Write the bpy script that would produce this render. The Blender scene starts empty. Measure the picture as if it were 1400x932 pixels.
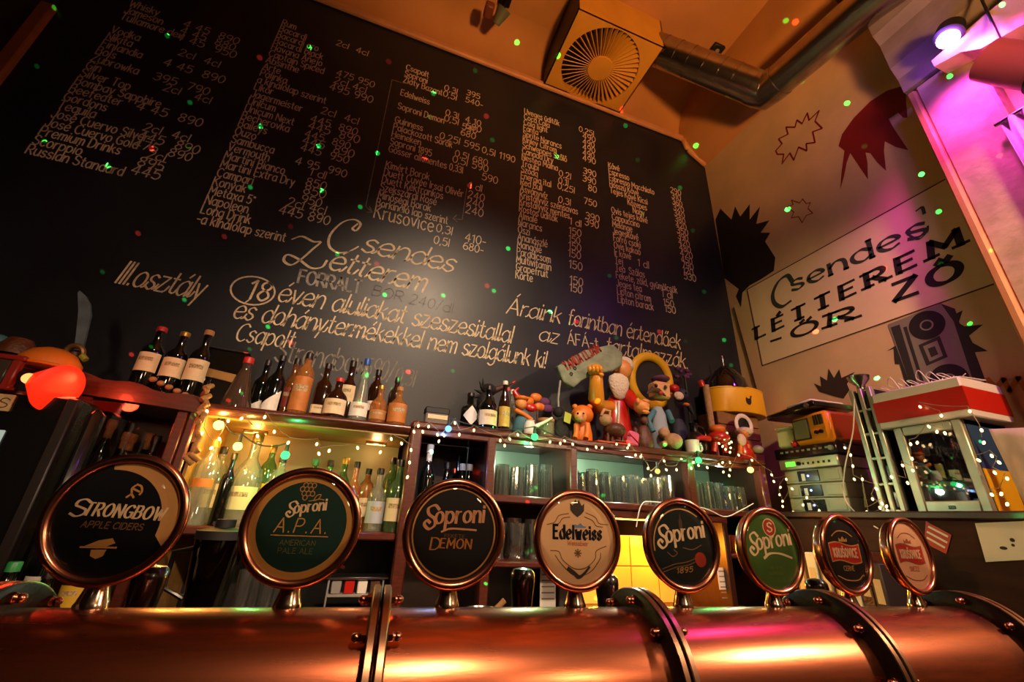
import bpy, bmesh, math, random
from mathutils import Vector, Matrix
random.seed(7)
PI = math.pi
sc = bpy.context.scene
COL = sc.collection
# ------------------------------------------------------------------ camera
CZ = 1.5
YAW, PITCH, ROLL, FPX = map(float, (18.9636, 22.9913, 2.7212, 576.315))
def basis():
    y, p, r = (math.radians(a) for a in (YAW, PITCH, ROLL))
    f = Vector((math.sin(y)*math.cos(p), math.cos(y)*math.cos(p), math.sin(p)))
    rt = Vector((math.cos(y), -math.sin(y), 0)); up = rt.cross(f)
    return math.cos(r)*rt + math.sin(r)*up, -math.sin(r)*rt + math.cos(r)*up, f
CR, CU, CF = basis()
cam = bpy.data.objects.new('camera', bpy.data.cameras.new('camera')); COL.objects.link(cam)
cam.data.sensor_width = 36; cam.data.lens = FPX/1400*36; cam.data.clip_start = .01
m = Matrix.Identity(4)
for i in range(3):
    m[i][0], m[i][1], m[i][2] = CR[i], CU[i], -CF[i]
m[2][3] = CZ
cam.matrix_world = m
sc.camera = cam
sc.view_settings.view_transform = 'Standard'; sc.view_settings.look = 'None'
sc.view_settings.gamma = 1; sc.view_settings.use_curve_mapping = False
sc.view_settings.exposure = 0.18
# ------------------------------------------------------------------ world + unseen room lights, some added as fill
w = bpy.data.worlds.new('World'); sc.world = w; w.use_nodes = True
w.node_tree.nodes['Background'].inputs[0].default_value = (1, .6, .35, 1)
w.node_tree.nodes['Background'].inputs[1].default_value = .004
def lamp(name, typ, loc, energy, color, radius=.05, aim=None, spot=60, blend=.6, spec=1.0):
    l = bpy.data.lights.new(name, typ); l.energy = energy; l.color = color; l.specular_factor = spec
    l.shadow_soft_size = radius
    if typ == 'SPOT': l.spot_size = math.radians(spot); l.spot_blend = blend
    o = bpy.data.objects.new(name, l); COL.objects.link(o); o.location = loc
    if aim is not None:
        o.rotation_euler = (Vector(aim)-Vector(loc)).to_track_quat('-Z', 'Y').to_euler()
    return o
WARM = (1, .56, .26)
lamp('room_lamp_light', 'SPOT', (.45, -1.1, 4.5), 640, (1, .72, .48), .10, (.55, 2.4, 1.9), 46, 1)
lamp('room_lamp_light', 'SPOT', (1.7, -1.3, 3.2), 330, (1, .62, .29), .12, (2.7, 1.5, 2.25), 52, 1)  # unseen spot added to brighten the sign wall
lamp('room_lamp_light', 'SPOT', (-.7, -.9, 2.0), 70, (1, .64, .38), .10, (-1.1, 2.4, 2.1), 56, 1)  # low unseen spot added to lift the left lettering
lamp('bar_pendant_light', 'SPOT', (2.1, -.5, 2.65), 150, (1, .68, .46), .05, (1.0, .9, 1.35), 85, .9)  # unseen spot added over the bar for taps and copper highlights
lamp('bar_pendant_light', 'SPOT', (.22, -.5, 2.65), 78, (1, .66, .42), .05, (.15, .9, 1.35), 95, .9)  # second added spot, lifts the left taps and copper
lamp('room_lamp_light', 'POINT', (.9, -.9, 2.2), 16, (1, .62, .36), .10)  # broad weak fill, added without a fitting
lamp('room_uplight', 'SPOT', (1.3, -.9, 2.4), 480, (1, .43, .12), .15, (1.5, 1.2, 5.4), 80, .9)  # added spot aimed up to brighten the ceiling, source unseen

def laser(name, loc, aim, energy, color, scale, thr, seed, keep):
    """star projector: a point source whose beam is cut into dots by a procedural gobo"""
    o = lamp(name, 'SPOT', loc, energy, color, 0.0, aim, 106, .05)
    l = o.data; l.use_nodes = True; nt = l.node_tree
    em = nt.nodes['Emission']
    tc = nt.nodes.new('ShaderNodeTexCoord')
    mp = nt.nodes.new('ShaderNodeMapping'); mp.inputs['Location'].default_value = (seed, seed*.7, seed*.3)
    sx = nt.nodes.new('ShaderNodeSeparateXYZ'); nt.links.new(tc.outputs['Normal'], sx.inputs[0])
    cb_ = nt.nodes.new('ShaderNodeCombineXYZ')
    for k in (0, 1):
        dv = nt.nodes.new('ShaderNodeMath'); dv.operation = 'DIVIDE'; nt.links.new(sx.outputs[k], dv.inputs[0]); nt.links.new(sx.outputs[2], dv.inputs[1]); nt.links.new(dv.outputs[0], cb_.inputs[k])
    nt.links.new(cb_.outputs[0], mp.inputs['Vector'])
    vo = nt.nodes.new('ShaderNodeTexVoronoi'); vo.voronoi_dimensions = '2D'; vo.inputs['Scale'].default_value = scale
    nt.links.new(mp.outputs['Vector'], vo.inputs['Vector'])
    lt = nt.nodes.new('ShaderNodeMath'); lt.operation = 'LESS_THAN'; lt.inputs[1].default_value = thr
    nt.links.new(vo.outputs['Distance'], lt.inputs[0])
    sep = nt.nodes.new('ShaderNodeSeparateColor'); nt.links.new(vo.outputs['Color'], sep.inputs[0])
    gt = nt.nodes.new('ShaderNodeMath'); gt.operation = 'LESS_THAN'; gt.inputs[1].default_value = keep
    nt.links.new(sep.outputs[0], gt.inputs[0])
    mu = nt.nodes.new('ShaderNodeMath'); mu.operation = 'MULTIPLY'
    nt.links.new(lt.outputs[0], mu.inputs[0]); nt.links.new(gt.outputs[0], mu.inputs[1])
    pw = nt.nodes.new('ShaderNodeMath'); pw.operation = 'POWER'; pw.inputs[1].default_value = 1.6
    nt.links.new(sep.outputs[1], pw.inputs[0])
    m2 = nt.nodes.new('ShaderNodeMath'); m2.operation = 'MULTIPLY'
    nt.links.new(mu.outputs[0], m2.inputs[0]); nt.links.new(pw.outputs[0], m2.inputs[1])
    nt.links.new(m2.outputs[0], em.inputs['Strength'])
    em.inputs['Color'].default_value = (1, 1, 1, 1)
    return o
laser('laser_green', (.5, -.5, 2.0), (1.35, 2.4, 3.85), 15000, (.02, 1, .10), 6.5, .036, 3.1, .75)
laser('laser_red', (.56, -.5, 2.0), (1.35, 2.4, 3.85), 13000, (1, .04, .02), 4.2, .026, 8.7, .8)

# ------------------------------------------------------------------ pixel -> place helpers (photo frame 1400x932)
def ray(x, y): return CR*((x-700)/FPX) - CU*((y-466)/FPX) + CF
def PY(x, y, Y): d = ray(x, y); return d*(Y/d.y) + Vector((0, 0, CZ))
def PX(x, y, X): d = ray(x, y); return d*(X/d.x) + Vector((0, 0, CZ))
def PZ(x, y, Z): d = ray(x, y); return d*((Z-CZ)/d.z) + Vector((0, 0, CZ))

# ------------------------------------------------------------------ materials
def lin(c):
    if isinstance(c, str):
        c = [int(c[i:i+2], 16)/255 for i in (0, 2, 4)]
        c = [x/12.92 if x < .04045 else ((x+.055)/1.055)**2.4 for x in c]
    return (*c[:3], 1)
MATS = {}
def mat(name, color, rough=.5, metal=0, noise=0, nscale=20, bump=0, bscale=60, coat=0, emit=None, estr=0, stretch=None, spec=.5, color2=None):
    if name in MATS: return MATS[name]
    M = bpy.data.materials.new(name); M.use_nodes = True; nt = M.node_tree; b = nt.nodes['Principled BSDF']
    b.inputs['Base Color'].default_value = lin(color); b.inputs['Roughness'].default_value = rough
    b.inputs['Metallic'].default_value = metal; b.inputs['Coat Weight'].default_value = coat
    b.inputs['Coat Roughness'].default_value = .08; b.inputs['Specular IOR Level'].default_value = spec
    if emit: b.inputs['Emission Color'].default_value = lin(emit); b.inputs['Emission Strength'].default_value = estr
    if noise or bump:
        tc = nt.nodes.new('ShaderNodeTexCoord'); mp = nt.nodes.new('ShaderNodeMapping')
        nt.links.new(tc.outputs['Object'], mp.inputs[0])
        if stretch: mp.inputs['Scale'].default_value = stretch
    if noise:
        n = nt.nodes.new('ShaderNodeTexNoise'); n.inputs['Scale'].default_value = nscale; n.inputs['Detail'].default_value = 6
        nt.links.new(mp.outputs[0], n.inputs['Vector'])
        r = nt.nodes.new('ShaderNodeValToRGB'); c = lin(color)
        c2 = lin(color2) if color2 else tuple(x*(1-noise) for x in c[:3])+(1,)
        r.color_ramp.elements[0].position = .35; r.color_ramp.elements[1].position = .68
        r.color_ramp.elements[0].color = c2
        r.color_ramp.elements[1].color = c
        nt.links.new(n.outputs['Fac'], r.inputs[0]); nt.links.new(r.outputs[0], b.inputs['Base Color'])
        mr = nt.nodes.new('ShaderNodeMapRange'); mr.inputs[3].default_value = min(1, rough*1.25); mr.inputs[4].default_value = rough*.8
        nt.links.new(n.outputs['Fac'], mr.inputs[0]); nt.links.new(mr.outputs[0], b.inputs['Roughness'])
    if bump:
        n2 = nt.nodes.new('ShaderNodeTexNoise'); n2.inputs['Scale'].default_value = bscale; n2.inputs['Detail'].default_value = 5
        nt.links.new(mp.outputs[0], n2.inputs['Vector'])
        bp = nt.nodes.new('ShaderNodeBump'); bp.inputs['Strength'].default_value = bump; bp.inputs['Distance'].default_value = .01
        nt.links.new(n2.outputs['Fac'], bp.inputs['Height']); nt.links.new(bp.outputs[0], b.inputs['Normal'])
    MATS[name] = M
    return M
def glass(name, tint, amount=.12, rough=.03, body=0.0):
    """thin-walled glass: tinted see-through with a glossy skin, a little body colour"""
    if name in MATS: return MATS[name]
    M = bpy.data.materials.new(name); M.use_nodes = True; nt = M.node_tree; nt.nodes.remove(nt.nodes['Principled BSDF'])
    out = nt.nodes['Material Output']
    tr = nt.nodes.new('ShaderNodeBsdfTransparent'); tr.inputs[0].default_value = lin(tint)
    gl = nt.nodes.new('ShaderNodeBsdfGlossy'); gl.inputs['Roughness'].default_value = rough
    lw = nt.nodes.new('ShaderNodeLayerWeight'); lw.inputs[0].default_value = .25
    mr = nt.nodes.new('ShaderNodeMapRange'); mr.inputs[3].default_value = amount; mr.inputs[4].default_value = min(1, amount+.6)
    nt.links.new(lw.outputs['Fresnel'], mr.inputs[0])
    mx = nt.nodes.new('ShaderNodeMixShader'); nt.links.new(mr.outputs[0], mx.inputs[0])
    src = tr
    if body:
        df = nt.nodes.new('ShaderNodeBsdfDiffuse'); df.inputs[0].default_value = lin(tint)
        m0 = nt.nodes.new('ShaderNodeMixShader'); m0.inputs[0].default_value = body
        nt.links.new(tr.outputs[0], m0.inputs[1]); nt.links.new(df.outputs[0], m0.inputs[2]); src = m0
    nt.links.new(src.outputs[0], mx.inputs[1]); nt.links.new(gl.outputs[0], mx.inputs[2])
    nt.links.new(mx.outputs[0], out.inputs[0])
    MATS[name] = M
    return M
def glow(name, color, strength):
    if name in MATS: return MATS[name]
    M = bpy.data.materials.new(name); M.use_nodes = True; nt = M.node_tree; nt.nodes.remove(nt.nodes['Principled BSDF'])
    e = nt.nodes.new('ShaderNodeEmission'); e.inputs[0].default_value = lin(color); e.inputs[1].default_value = strength
    nt.links.new(e.outputs[0], nt.nodes['Material Output'].inputs[0]); MATS[name] = M
    return M
# ------------------------------------------------------------------ geometry helpers: each returns (verts, faces)
def box(x0, x1, y0, y1, z0, z1):
    v = [(x, y, z) for x in (x0, x1) for y in (y0, y1) for z in (z0, z1)]
    return v, [(0,1,3,2), (4,6,7,5), (0,4,5,1), (2,3,7,6), (0,2,6,4), (1,5,7,3)]
def bbox(x0, x1, y0, y1, z0, z1, b=.004):
    """box with chamfered edges along every side"""
    b = min(b, (x1-x0)*.45, (y1-y0)*.45, (z1-z0)*.45)
    bm = bmesh.new(); v, f = box(x0, x1, y0, y1, z0, z1); vs = [bm.verts.new(p) for p in v]
    for q in f: bm.faces.new([vs[i] for i in q])
    bmesh.ops.recalc_face_normals(bm, faces=bm.faces)
    bmesh.ops.bevel(bm, geom=list(bm.edges), offset=b, segments=1, affect='EDGES', profile=.5)
    bm.verts.index_update()
    r = [tuple(p.co) for p in bm.verts], [tuple(p.index for p in g.verts) for g in bm.faces]; bm.free()
    return r
def lathe(prof, n=20, sx=1, sy=1, power=None, close=True):
    """revolve (r, z) profile round Z; power>2 makes a rounded-square section"""
    v, f = [], []
    for r, z in prof:
        for k in range(n):
            a = 2*PI*k/n; c, s = math.cos(a), math.sin(a)
            g = 1.0
            if power: g = (abs(c)**power + abs(s)**power)**(-1/power)
            v.append((r*c*g*sx, r*s*g*sy, z))
    for i in range(len(prof)-1):
        for k in range(n):
            a, b = i*n+k, i*n+(k+1) % n
            f.append((a, b, b+n, a+n))
    if close:
        if prof[0][0] > 1e-6: f.append(tuple(range(n))[::-1])
        if prof[-1][0] > 1e-6: f.append(tuple(range((len(prof)-1)*n, len(prof)*n)))
    return v, f
def tube(pts, r, n=8, caps=True, taper=None):
    pts = [Vector(p) for p in pts]; v, f = [], []
    up = Vector((0, 0, 1))
    t0 = (pts[1]-pts[0]).normalized()
    if abs(t0.z) > .9: up = Vector((1, 0, 0))
    nrm = (up - t0*up.dot(t0)).normalized()
    for i, p in enumerate(pts):
        t = (pts[min(i+1, len(pts)-1)]-pts[max(i-1, 0)])
        t = t.normalized() if t.length > 1e-9 else t0
        nrm = (nrm - t*nrm.dot(t)); nrm = nrm.normalized() if nrm.length > 1e-6 else t.orthogonal().normalized()
        bn = t.cross(nrm); rr = r if taper is None else taper[i]
        for k in range(n):
            a = 2*PI*k/n; v.append(tuple(p + nrm*(rr*math.cos(a)) + bn*(rr*math.sin(a))))
    for i in range(len(pts)-1):
        for k in range(n):
            a, b = i*n+k, i*n+(k+1) % n
            f.append((a, b, b+n, a+n))
    if caps: f.append(tuple(range(n))[::-1]); f.append(tuple(range((len(pts)-1)*n, len(pts)*n)))
    return v, f
def ball(c, rx, ry=None, rz=None, n=14, m=9):
    ry = rx if ry is None else ry; rz = rx if rz is None else rz
    prof = [(math.sin(PI*i/m), -math.cos(PI*i/m)) for i in range(m+1)]
    v, f = lathe([(max(r, 1e-7), z) for r, z in prof], n, close=False)
    return [(c[0]+x*rx, c[1]+y*ry, c[2]+z*rz) for x, y, z in v], f
def prism(poly, axis, a, b):
    """extrude 2-D polygon along axis ('x': poly is (y,z); 'y': (x,z); 'z': (x,y))"""
    n = len(poly); v = []
    for t in (a, b):
        for p, q in poly:
            v.append({'x': (t, p, q), 'y': (p, t, q), 'z': (p, q, t)}[axis])
    f = [tuple(range(n)), tuple(range(n, 2*n))[::-1]] + [(i, (i+1) % n, n+(i+1) % n, n+i) for i in range(n)]
    return v, f
def torus(R, r, n=40, k=12, axis='y', flat=1):
    v, f = [], []
    for i in range(n):
        a = 2*PI*i/n
        for j in range(k):
            b = 2*PI*j/k; q = R+r*math.cos(b); h = r*math.sin(b)*flat
            p = (q*math.cos(a), q*math.sin(a))
            v.append({'y': (p[0], h, p[1]), 'z': (p[0], p[1], h), 'x': (h, p[0], p[1])}[axis])
    for i in range(n):
        for j in range(k):
            f.append((i*k+j, i*k+(j+1) % k, ((i+1) % n)*k+(j+1) % k, ((i+1) % n)*k+j))
    return v, f
def xf(g, loc=(0, 0, 0), rot=(0, 0, 0), s=1):
    from mathutils import Euler
    R = Euler(rot).to_matrix(); L = Vector(loc); s = Vector((s, s, s)) if not hasattr(s, '__len__') else Vector(s)
    return [tuple(R @ Vector((p[0]*s.x, p[1]*s.y, p[2]*s.z)) + L) for p in g[0]], g[1]
def join(*gs):
    v, f = [], []
    for g in gs:
        o = len(v); v += list(g[0]); f += [tuple(i+o for i in q) for q in g[1]]
    return v, f
def mesh(name, g, m, smooth=None):
    me = bpy.data.meshes.new(name); me.from_pydata(g[0], [], g[1]); me.validate(); me.update()
    bm = bmesh.new(); bm.from_mesh(me); bmesh.ops.recalc_face_normals(bm, faces=bm.faces)
    if smooth:
        for fc in bm.faces: fc.smooth = True
        ang = math.radians(smooth)
        for e in bm.edges:
            if len(e.link_faces) == 2 and e.calc_face_angle(0) > ang: e.smooth = False
    bm.to_mesh(me); bm.free(); me.materials.append(m)
    return me
def obj(name, g, m, parent=None, smooth=40, local=False, label=None):
    """one mesh object; world coordinates unless local, parented to a thing if given"""
    if parent is not None and not local:
        q = parent
        off = Vector((0, 0, 0))
        while q is not None: off += q.location; q = q.parent
        g = ([(x-off.x, y-off.y, z-off.z) for x, y, z in g[0]], g[1])
    o = bpy.data.objects.new(name, mesh(name, g, m, smooth)); COL.objects.link(o)
    if parent is not None: o.parent = parent
    if label: o['label'] = label
    return o
def tag(o, label, cat, group=None):
    o['label'] = label; o['category'] = cat
    if group: o['group'] = group
    return o
def thing(name, label, cat, loc=(0, 0, 0), rz=0, group=None):
    o = bpy.data.objects.new(name, None); COL.objects.link(o); o.location = loc; o.rotation_euler = (0, 0, rz)
    o.empty_display_size = .05
    return tag(o, label, cat, group)
def struct(name, g, m, smooth=None):
    o = obj(name, g, m, None, smooth); o['kind'] = 'structure'; return o
def dup(root, loc, rz=None, label=None, group=None, skip=()):
    r = root.copy(); COL.objects.link(r); r.location = loc
    if rz is not None: r.rotation_euler = (0, 0, rz)
    if label: r['label'] = label
    if group: r['group'] = group
    for ch in list(root.children):
        c = ch.copy(); COL.objects.link(c); c.parent = r
        for g in list(ch.children):
            d = g.copy(); COL.objects.link(d); d.parent = c
    return r
def smooth3d(p, k=5):
    p = [Vector(a) for a in p]; out = []
    for i in range(len(p)-1):
        p0, p1, p2, p3 = p[max(i-1, 0)], p[i], p[i+1], p[min(i+2, len(p)-1)]
        for j in range(k):
            t = j/k; out.append(.5*((2*p1)+(p2-p0)*t+(2*p0-5*p1+4*p2-p3)*t*t+(3*p1-p0-3*p2+p3)*t**3))
    return out+[p[-1]]
# ------------------------------------------------------------------ single-stroke lettering
GL = {}
for line in '''a 4.2;c4,4 2.4,5 .6,4 0,2.4 .6,.7 2.1,0 4,1.5;l4.1,5 4.1,0
b 4.2;l0,7.5 0,0;c0,3.6 1.8,5 3.6,4.2 4.2,2.5 3.5,.7 1.8,0 0,1.2
c 3.6;c3.6,4.2 2.2,5 .6,4.2 0,2.5 .6,.8 2.2,0 3.6,.9
d 4.2;l4.2,7.5 4.2,0;c4.2,3.6 2.4,5 .6,4.2 0,2.5 .7,.7 2.4,0 4.2,1.3
e 4;c0,2.4 2.2,2.6 4,3 3.6,4.3 2.2,5 .6,4.2 0,2.4 .7,.7 2.3,0 3.9,.9
f 3;c3,7.2 2,7.5 1.2,6.6 1.1,4.5 1.1,0;l0,4.6 2.6,4.6
g 4.1;c4,4 2.3,5 .6,4.1 0,2.5 .7,.8 2.2,.2 4,1.6;c4.1,5 4.1,1 3.9,-1.4 2.2,-2.5 .4,-1.8
h 3.8;l0,7.5 0,0;c0,3 1.6,4.9 3.2,4.6 3.8,3 3.8,0
i .4;l.2,5 .2,0;l.2,6.5 .2,7.1
j 1.4;c1.2,5 1.2,-1 .6,-2.3 -.5,-2.4;l1.2,6.5 1.2,7.1
k 3.5;l0,7.5 0,0;l3.2,5 0,2.2;l1.2,3.2 3.5,0
l .6;l.2,7.5 .2,0
m 5.6;l0,5 0,0;c0,3.2 1.3,4.9 2.5,4.5 2.8,3 2.8,0;c2.8,3.2 4.1,4.9 5.3,4.5 5.6,3 5.6,0
n 3.8;l0,5 0,0;c0,3 1.6,4.9 3.2,4.6 3.8,3 3.8,0
o 4.1;c2,5 .5,4.1 0,2.5 .5,.8 2,0 3.6,.8 4.1,2.5 3.6,4.2 2,5
p 4.2;l0,5 0,-2.5;c0,3.6 1.8,5 3.6,4.2 4.2,2.5 3.5,.7 1.8,0 0,1.2
q 4.2;l4.2,5 4.2,-2.5;c4.2,3.6 2.4,5 .6,4.2 0,2.5 .7,.7 2.4,0 4.2,1.3
r 2.6;l0,5 0,0;c0,3 1,4.6 2.6,4.9
s 3.2;c3.2,4.3 1.8,5 .4,4.2 .6,3 2.6,2.2 3.2,1.1 1.8,0 0,.8
t 2.7;c1.2,7 1.2,3 1.4,.7 2.7,.2;l0,5 2.6,5
u 3.8;c0,5 0,1.8 .8,.2 2.2,.1 3.7,1.8;l3.8,5 3.8,0
v 3.6;l0,5 1.8,0 3.6,5
w 5.2;l0,5 1.3,0 2.6,4 3.9,0 5.2,5
x 3.4;l0,5 3.4,0;l3.4,5 0,0
y 3.7;l0,5 1.9,0;l3.7,5 1,-2.5
z 3.4;l0,5 3.3,5 0,0 3.4,0
A 5.4;l0,0 2.7,7.5 5.4,0;l1,2.6 4.4,2.6
B 4.5;l0,0 0,7.5;c0,7.5 3,7.4 4,5.9 3,4.2 0,4;c0,4 3.3,3.9 4.5,2.1 3.3,.2 0,0
C 5;c5,6.4 3.4,7.5 1,6.5 0,3.8 1,1 3.3,0 5,1
D 5;l0,0 0,7.5;c0,7.5 2.6,7.4 4.4,6 5,3.8 4.4,1.6 2.6,.1 0,0
E 4;l4,7.5 0,7.5 0,0 4,0;l0,4 3.3,4
F 3.8;l3.8,7.5 0,7.5 0,0;l0,4 3.2,4
G 5.2;c5,6.4 3.4,7.5 1,6.5 0,3.8 1,1 3.2,0 5.1,1.2;l3,3.4 5.1,3.4 5.1,.6
H 4.8;l0,7.5 0,0;l4.8,7.5 4.8,0;l0,3.9 4.8,3.9
I .4;l.2,7.5 .2,0
J 3.2;c3.2,7.5 3.2,2 2.4,.2 .8,.1 0,1.4
K 4.6;l0,7.5 0,0;l4.4,7.5 0,3;l1.5,4.4 4.6,0
L 3.8;l0,7.5 0,0 3.8,0
M 6;l0,0 .3,7.5 3,2.4 5.7,7.5 6,0
N 5;l0,0 0,7.5 5,0 5,7.5
O 5.6;c2.8,7.5 .8,6.3 0,3.8 .8,1.1 2.8,0 4.8,1.1 5.6,3.8 4.8,6.3 2.8,7.5
P 4.4;l0,0 0,7.5;c0,7.5 3.2,7.4 4.4,5.6 3.2,3.7 0,3.5
Q 5.6;c2.8,7.5 .8,6.3 0,3.8 .8,1.1 2.8,0 4.8,1.1 5.6,3.8 4.8,6.3 2.8,7.5;l3.4,2 5.6,-.4
R 4.6;l0,0 0,7.5;c0,7.5 3.2,7.4 4.4,5.6 3.2,3.8 0,3.6;l1.8,3.6 4.6,0
S 4.4;c4.3,6.3 2.4,7.5 .5,6.7 .4,4.8 2.3,3.9 4.2,2.9 4.3,1.1 2.3,0 0,1.1
T 4.8;l0,7.5 4.8,7.5;l2.4,7.5 2.4,0
U 4.8;c0,7.5 0,2.2 1,.3 2.4,0 3.8,.3 4.8,2.2 4.8,7.5
V 5;l0,7.5 2.5,0 5,7.5
W 7;l0,7.5 1.7,0 3.5,6 5.3,0 7,7.5
X 4.8;l0,7.5 4.8,0;l4.8,7.5 0,0
Y 4.8;l0,7.5 2.4,3.6 4.8,7.5;l2.4,3.6 2.4,0
Z 4.8;l0,7.5 4.7,7.5 0,0 4.8,0
0 4;c2,7.5 .6,6.3 0,3.8 .6,1.1 2,0 3.4,1.1 4,3.8 3.4,6.3 2,7.5
1 2;l0,6 1.6,7.5 1.6,0
2 4;c.2,6 1.2,7.4 3,7.2 3.7,5.6 2.6,3.4 0,0;l0,0 4,0
3 3.8;c.2,6.6 1.8,7.5 3.5,6.4 3.2,4.5 1.5,4;c1.5,4 3.6,3.5 3.8,1.5 2,0 0,.9
4 4.2;l3,0 3,7.5 0,2.3 4.2,2.3
5 3.9;l3.6,7.5 .6,7.5 .3,4.2;c.3,4.2 2,4.8 3.7,3.8 3.8,1.6 2.2,0 0,.8
6 3.9;c3.4,7.1 1.4,6.4 .1,3.6 .3,1.2 2,0 3.7,1 3.7,3.2 2.1,4.2 .3,3
7 3.8;l0,7.5 3.8,7.5 1.4,0
8 3.9;c1.9,7.5 .4,6.6 .6,4.9 3,3.5 3.8,1.6 1.9,0 .1,1.6 .9,3.5 3.2,4.9 3.4,6.6 1.9,7.5
9 3.9;c3.7,4.6 2,3.3 .3,4.3 .3,6.4 2,7.5 3.7,6.4 3.8,4 3.2,1.2 1.6,0
. .5;l.2,0 .2,.5
, .6;l.4,.5 0,-1
- 2.6;l0,3 2.6,3
! .5;l.3,7.8 .2,2;l.2,.5 .2,0
/ 3;l0,-.6 3,8
* 1.6;l.1,6.8 1.5,5.8;l1.5,6.8 .1,5.8
\u00b4 .1;l0,0 0,0'''.split('\n'):
    k, rest = line.split(' ', 1); parts = rest.split(';')
    GL[k] = (float(parts[0]), [(s[0], [tuple(float(t) for t in p.split(',')) for p in s[1:].split()]) for s in parts[1:]])
ACC = {'á': 'aq', 'é': 'eq', 'í': 'iq', 'ó': 'oq', 'ú': 'uq', 'ö': 'od', 'ő': 'oh', 'ü': 'ud', 'Á': 'Aq', 'É': 'Eq', 'Ő': 'Oh', 'Ö': 'Od', 'š': 'sv', 'ñ': 'nt', 'Š': 'Sv'}
def glyph(ch):
    if ch in GL: return GL[ch]
    b, a = ACC[ch]; wd, st = GL[b]; st = [s for s in st if not (b == 'i' and s[1][0][1] > 6)]
    c = wd/2; t = 6.2 if b.islower() else 8.4
    add = {'q': [[(c-.1, t), (c+1, t+1.5)]], 'd': [[(c-.9, t), (c-.9, t+.6)], [(c+.9, t), (c+.9, t+.6)]],
           'h': [[(c-1, t), (c-.2, t+1.4)], [(c+.6, t), (c+1.4, t+1.4)]], 'v': [[(c-.9, t+1.2), (c, t), (c+.9, t+1.2)]],
           't': [[(c-1, t+.3), (c-.3, t+.8), (c+.3, t+.4), (c+1, t+.9)]]}[a]
    return wd, st+[('l', p) for p in add]
def smoothpts(p, k=5):
    if len(p) < 3: return p
    out = []
    closed = (abs(p[0][0]-p[-1][0]) + abs(p[0][1]-p[-1][1])) < 1e-6
    for i in range(len(p)-1):
        p1, p2 = p[i], p[i+1]
        p0 = p[i-1] if i > 0 else (p[-2] if closed else (2*p1[0]-p2[0], 2*p1[1]-p2[1]))
        p3 = p[i+2] if i+2 < len(p) else (p[1] if closed else (2*p2[0]-p1[0], 2*p2[1]-p1[1]))
        for j in range(k):
            t = j/k; out.append(tuple(.5*((2*p1[d]) + (-p0[d]+p2[d])*t + (2*p0[d]-5*p1[d]+4*p2[d]-p3[d])*t*t + (-p0[d]+3*p1[d]-3*p2[d]+p3[d])*t**3) for d in (0, 1)))
    out.append(p[-1])
    return out
def text_strokes(s, slant=0., gap=1.4, cursive=False, narrow=1.0, big=None, bigs=1.0):
    """list of polylines in glyph units, and total width"""
    x, out = 0., []
    for n, ch in enumerate(s):
        if ch == ' ': x += 3.0*narrow; continue
        wd, st = glyph(ch); k = bigs if (big and ch.isupper() and n == 0) else 1.0
        for kind, pts in st:
            q = smoothpts(pts) if kind == 'c' else pts
            out.append([((x+px*narrow*k) + slant*py*k, py*k) for px, py in q])
        if cursive and ch.islower() and n+1 < len(s) and s[n+1].islower():
            q = smoothpts([(x+wd*narrow*.95, .2), (x+wd*narrow+gap*.5, .5), (x+wd*narrow+gap*1.05, 2.2)])
            out.append([(a+slant*b, b) for a, b in q])
        x += wd*narrow*k + gap
    return out, x-gap
def ribbon(polys, wid, nib=None, kmin=.3, kscale=1.0):
    """flat ribbons (u, v) along polylines; nib = broad-pen angle in degrees for thick and thin strokes"""
    v, f = [], []
    for p in polys:
        q = [p[0]]
        for a in p[1:]:
            if abs(a[0]-q[-1][0])+abs(a[1]-q[-1][1]) > 1e-7: q.append(a)
        if len(q) < 2: continue
        # break at sharp corners so every leg keeps its width
        runs, cur = [], [q[0]]
        for i in range(1, len(q)):
            cur.append(q[i])
            if i < len(q)-1:
                d0 = (q[i][0]-q[i-1][0], q[i][1]-q[i-1][1]); d1 = (q[i+1][0]-q[i][0], q[i+1][1]-q[i][1])
                c = (d0[0]*d1[0]+d0[1]*d1[1])/((math.hypot(*d0)*math.hypot(*d1)) or 1)
                if c < .5: runs.append(cur); cur = [q[i]]
        runs.append(cur)
        for r in runs:
            if len(r) < 2: continue
            base = len(v); n = len(r)
            for i in range(n):
                a, b = r[max(i-1, 0)], r[min(i+1, n-1)]
                dx, dy = b[0]-a[0], b[1]-a[1]; L = math.hypot(dx, dy) or 1; dx /= L; dy /= L
                hw = wid/2
                if nib is not None:
                    hw *= kmin + (1-kmin)*abs(math.sin(math.atan2(dy, dx)-math.radians(nib)))
                ext = (-hw*.6 if i == 0 else hw*.6 if i == n-1 else 0)
                px, py = r[i][0]+dx*ext, r[i][1]+dy*ext
                v += [(px-dy*hw, py+dx*hw), (px+dy*hw, py-dx*hw)]
            for i in range(n-1):
                k = base+2*i; f.append((k, k+1, k+3, k+2))
    return v, f
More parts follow.
